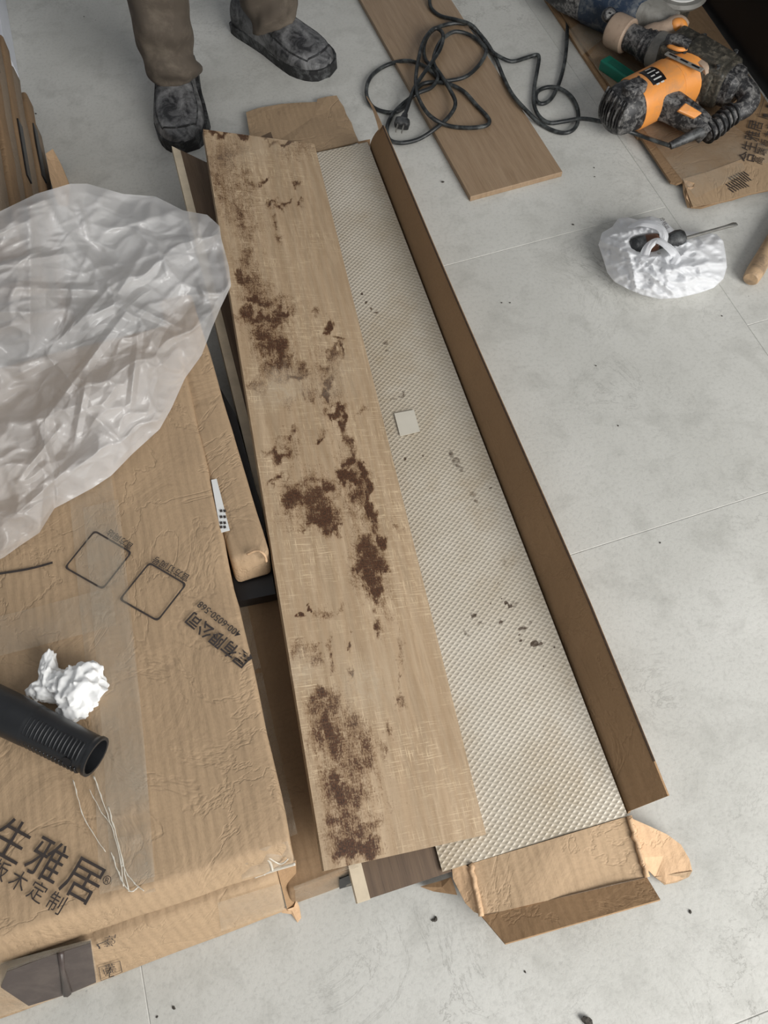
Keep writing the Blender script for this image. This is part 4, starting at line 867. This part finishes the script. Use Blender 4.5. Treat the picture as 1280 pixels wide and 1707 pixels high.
mk('bag_lining', grid(quadfn(P(1086, 362, .03), P(1118, 384, .03), P(1080, 384, .045), P(1112, 402, .045), .006, 2, 60), 12, 10), M['bag'], sb, smooth=True)
text_on('合格品', P(1098, 366, .05), P(1108, 385, .05), 0, M['ink'], sb, lift=.004)
text_on('公司', P(1052, 399, .045), P(1058, 388, .045), 0, M['ink'], sb, lift=.001)
sd = empty('screwdriver', P(1110, 400, .04), 'screwdriver with black handle and steel blade lying in the white bag', 'screwdriver')
s0_, s1_, s2_ = P(1050, 410, .05), P(1143, 397, .062), P(1228, 373, .048)
SDF = frame(s0_, s1_-s0_)
mk('handle', loft([s0_.lerp(s1_, t) for t in (0, .03, .12, .3, .5, .62, .7, .8, .9, .97, 1.)], [.008, .0125, .0145, .015, .0135, .011, .012, .0155, .0155, .012, .006], 14, ex=2.4), M['rubber'], sd, SDF, smooth=True, sharp=50)
mk('handle_band', loft([s0_.lerp(s1_, t) for t in (.26, .3, .46, .5)], [.0148, .0156, .0146, .0138], 14, ex=2.4), mat_dusty('amber plastic', rgb(96, 56, 32), rgb(50, 42, 36), .6, .4, 40), sd, SDF, smooth=True)
mk('blade', loft([s1_.lerp(s2_, t) for t in (0, .8, .88, .95, 1.)], [(.0032, .0032), (.0032, .0032), (.0045, .003), (.0055, .0018), (.004, .0008)], 12, up=(0, 0, 1)), M['steel'], sd, SDF, smooth=True, sharp=50)
w0, w1 = P(1251, 466, .017), P(1330, 330, .02)
hd = mk('wooden_handle', loft([w0.lerp(w1, t) for t in (0, .01, .1, .3, .6, 1)], [.0125, .0145, .016, .015, .014, .014], 20), M['stick'], None, frame(w0, w1-w0), smooth=True, sharp=40)
tag(hd, 'worn round wooden handle at the right edge beyond the white bag', 'handle')

# ------------------------------------------------------------------ person
FEET = [((305, 240), (296, 100)), ((548, 112), (392, 22))]
per = empty('person', P(380, 60, 0), 'person in olive brown trousers and dusty black shoes standing at the upper left', 'person')
ank = []
for (tx, ty), (hx, hy) in FEET:
    toe = P(tx, ty, .02); hl = P(hx, hy, .02); d = (toe-hl); d.z = 0; d.normalize(); toe.z = 0
    Lh = .285; heel = toe-d*Lh; sdx = Vector((d.y, -d.x, 0))
    SHF = Matrix((sdx, d, Vector((0, 0, 1)))).transposed().to_4x4(); SHF.translation = heel
    prof = [(0, .022, .055), (.03, .034, .075), (.1, .038, .085), (.25, .039, .092), (.4, .041, .085), (.5, .045, .074), (.62, .05, .064), (.75, .053, .055), (.84, .049, .050), (.91, .041, .044), (.96, .030, .037), (.985, .019, .031), (1., .006, .024)]
    def ip(t, k):
        for a, b in zip(prof, prof[1:]):
            if t <= b[0]: return a[k]+(b[k]-a[k])*(t-a[0])/(b[0]-a[0])
        return prof[-1][k]
    def shf(u, v, base=.018):
        w, h = ip(v, 1), ip(v, 2); a = math.pi*u; ex = .72
        x = math.copysign(abs(math.cos(a))**ex, math.cos(a))*w; z = base+abs(math.sin(a))**.62*(h-base)
        if v > .55 and abs(math.cos(a)) < .72: z += .0025
        return SHF @ Vector((-x+.004*math.sin(v*3), v*Lh, z))
    mk('shoe', grid(shf, 36, 60), M['shoe'], per, SHF, smooth=True)
    sh = S.collection.objects[-1]
    ring = []
    for k in range(36):
        a = 2*math.pi*k/36; v = .5-.5*math.cos(a); s = 1 if math.sin(a) >= 0 else -1; ring.append((s*(ip(min(max(v, .0), 1), 1)+.004)*(1 if .01 < v < .99 else .4), v*(Lh+.008)-.004))
    Vs = [SHF @ Vector((x, y, z)) for z in (.024, 0) for x, y in ring]; nn = len(ring)
    mk('sole', (Vs, [tuple(range(nn)), tuple(range(2*nn-1, nn-1, -1))]+[(i, i+nn, (i+1) % nn+nn, (i+1) % nn) for i in range(nn)]), M['sole'], per, SHF)
    sm = [shf(.23, v/40)+Vector((0, 0, .001)) for v in range(18, 36)]; sm += [shf(.23+.54*k/10, .9+.03*math.sin(math.pi*k/10))+Vector((0, 0, .001)) for k in range(11)]; sm += [shf(.77, v/40)+Vector((0, 0, .001)) for v in range(35, 17, -1)]
    mk('toe_seam', loft(sm, .0018, 6), M['sole'], per, SHF, smooth=True)
    ank.append((heel+d*.075, d, heel+d*.12))
hipc = (ank[0][0]+ank[1][0])/2+Vector((.03, .06, .86))
TV, TFc = [], []
for k, (a, d, hm) in enumerate(ank):
    hip = hipc+Vector((-.08 if k == 0 else .08, 0, -.06)); kn = a.lerp(hip, .52)+d*.05; 
    base = hm if k == 0 else a+d*.055
    ctr = catmull([base+Vector((0, 0, .055)), a+d*.02+Vector((0, 0, .16)), a.lerp(kn, .6)+Vector((0, 0, .03)), kn, kn.lerp(hip, .5), hip], 14)
    m = len(ctr); R_ = []
    for i in range(m):
        t = i/(m-1); R_.append((.052+.006*min(1, t*5)+.028*max(0, t-.5)*2+.0, .060+.008*min(1, t*5)+.03*max(0, t-.5)*2))
    def wob(t, an, k=k):
        return 1+.10*mn.noise(Vector((math.cos(an)*1.1, math.sin(an)*1.1, t*13+k*9)))*1.3+.11*math.sin(t*55+2.6*math.sin(an+k)+1.5*mn.noise(Vector((math.cos(an)*2, math.sin(an)*2, 4))))*max(0, 1-t*2.2)
    v_, f_ = loft(ctr, R_, 48, up=(0, 1, 0), ex=2.2, cap=True, wob=wob)
    n0_ = len(TV); TV += v_; TFc += [[i+n0_ for i in f] for f in f_]
v_, f_ = loft([hipc+Vector((0, 0, z)) for z in (-.1, -.05, .02, .1, .16)], [(.15, .1), (.175, .12), (.175, .12), (.165, .11), (.155, .10)], 48, up=(0, 1, 0), ex=2.5)
n0_ = len(TV); TV += v_; TFc += [[i+n0_ for i in f] for f in f_]
tr = mk('trousers', (TV, TFc), M['trouser'], per, smooth=True)
rm = tr.modifiers.new('remesh', 'REMESH'); rm.mode = 'VOXEL'; rm.voxel_size = .0045; rm.use_smooth_shade = True

# ------------------------------------------------------------------ crumbs
crumbs = [(738, 304, 4), (726, 1532, 4), (978, 1702, 9), (862, 1558, 2), (875, 1620, 2), (288 + 434, 1534, 3), (1150, 1520, 3), (955, 375, 3), (850, 505, 2), (1203, 527, 2), (836, 505, 2), (1030, 710, 2), (993, 610, 2), (1100, 905, 2), (290, 1680, 3), (262, 1695, 2), (990, 280, 2), (991, 295, 2), (140, 28, 2), (60, 190, 3)]
cm = None
for i, (x, y, r) in enumerate(crumbs):
    c = P(x, y, 0); s = r/1150*.62
    Mc = Matrix.Translation(c) @ Matrix.Rotation(i*1.3, 4, 'Z') @ Matrix.Diagonal((s, s*.7, s*.45, 1))
    if cm is None:
        v_, f_ = crumple([((0, 0, 0), (1, 1, 1))], 2, .25, 2)
        cm = bpy.data.meshes.new('crumb'); zmin = min(v.z for v in v_); cm.from_pydata([v-Vector((0, 0, zmin)) for v in v_], [], f_); cm.materials.append(M['crumb'])
    o = bpy.data.objects.new('crumb', cm); put(o, Mc)
    big = {0: 'dark crumb on the floor just beyond the near corner of the oak plank', 1: 'dark crumb on the floor near the end flap of the long carton', 2: 'largest black crumb, at the very bottom edge of the view'}
    if i in big: tag(o, big[i], 'crumb', 'crumbs on the floor')
    else: tag(o, 'tiny dark speck of dirt lying on the grey floor', 'crumb', 'specks of dirt on the floor')
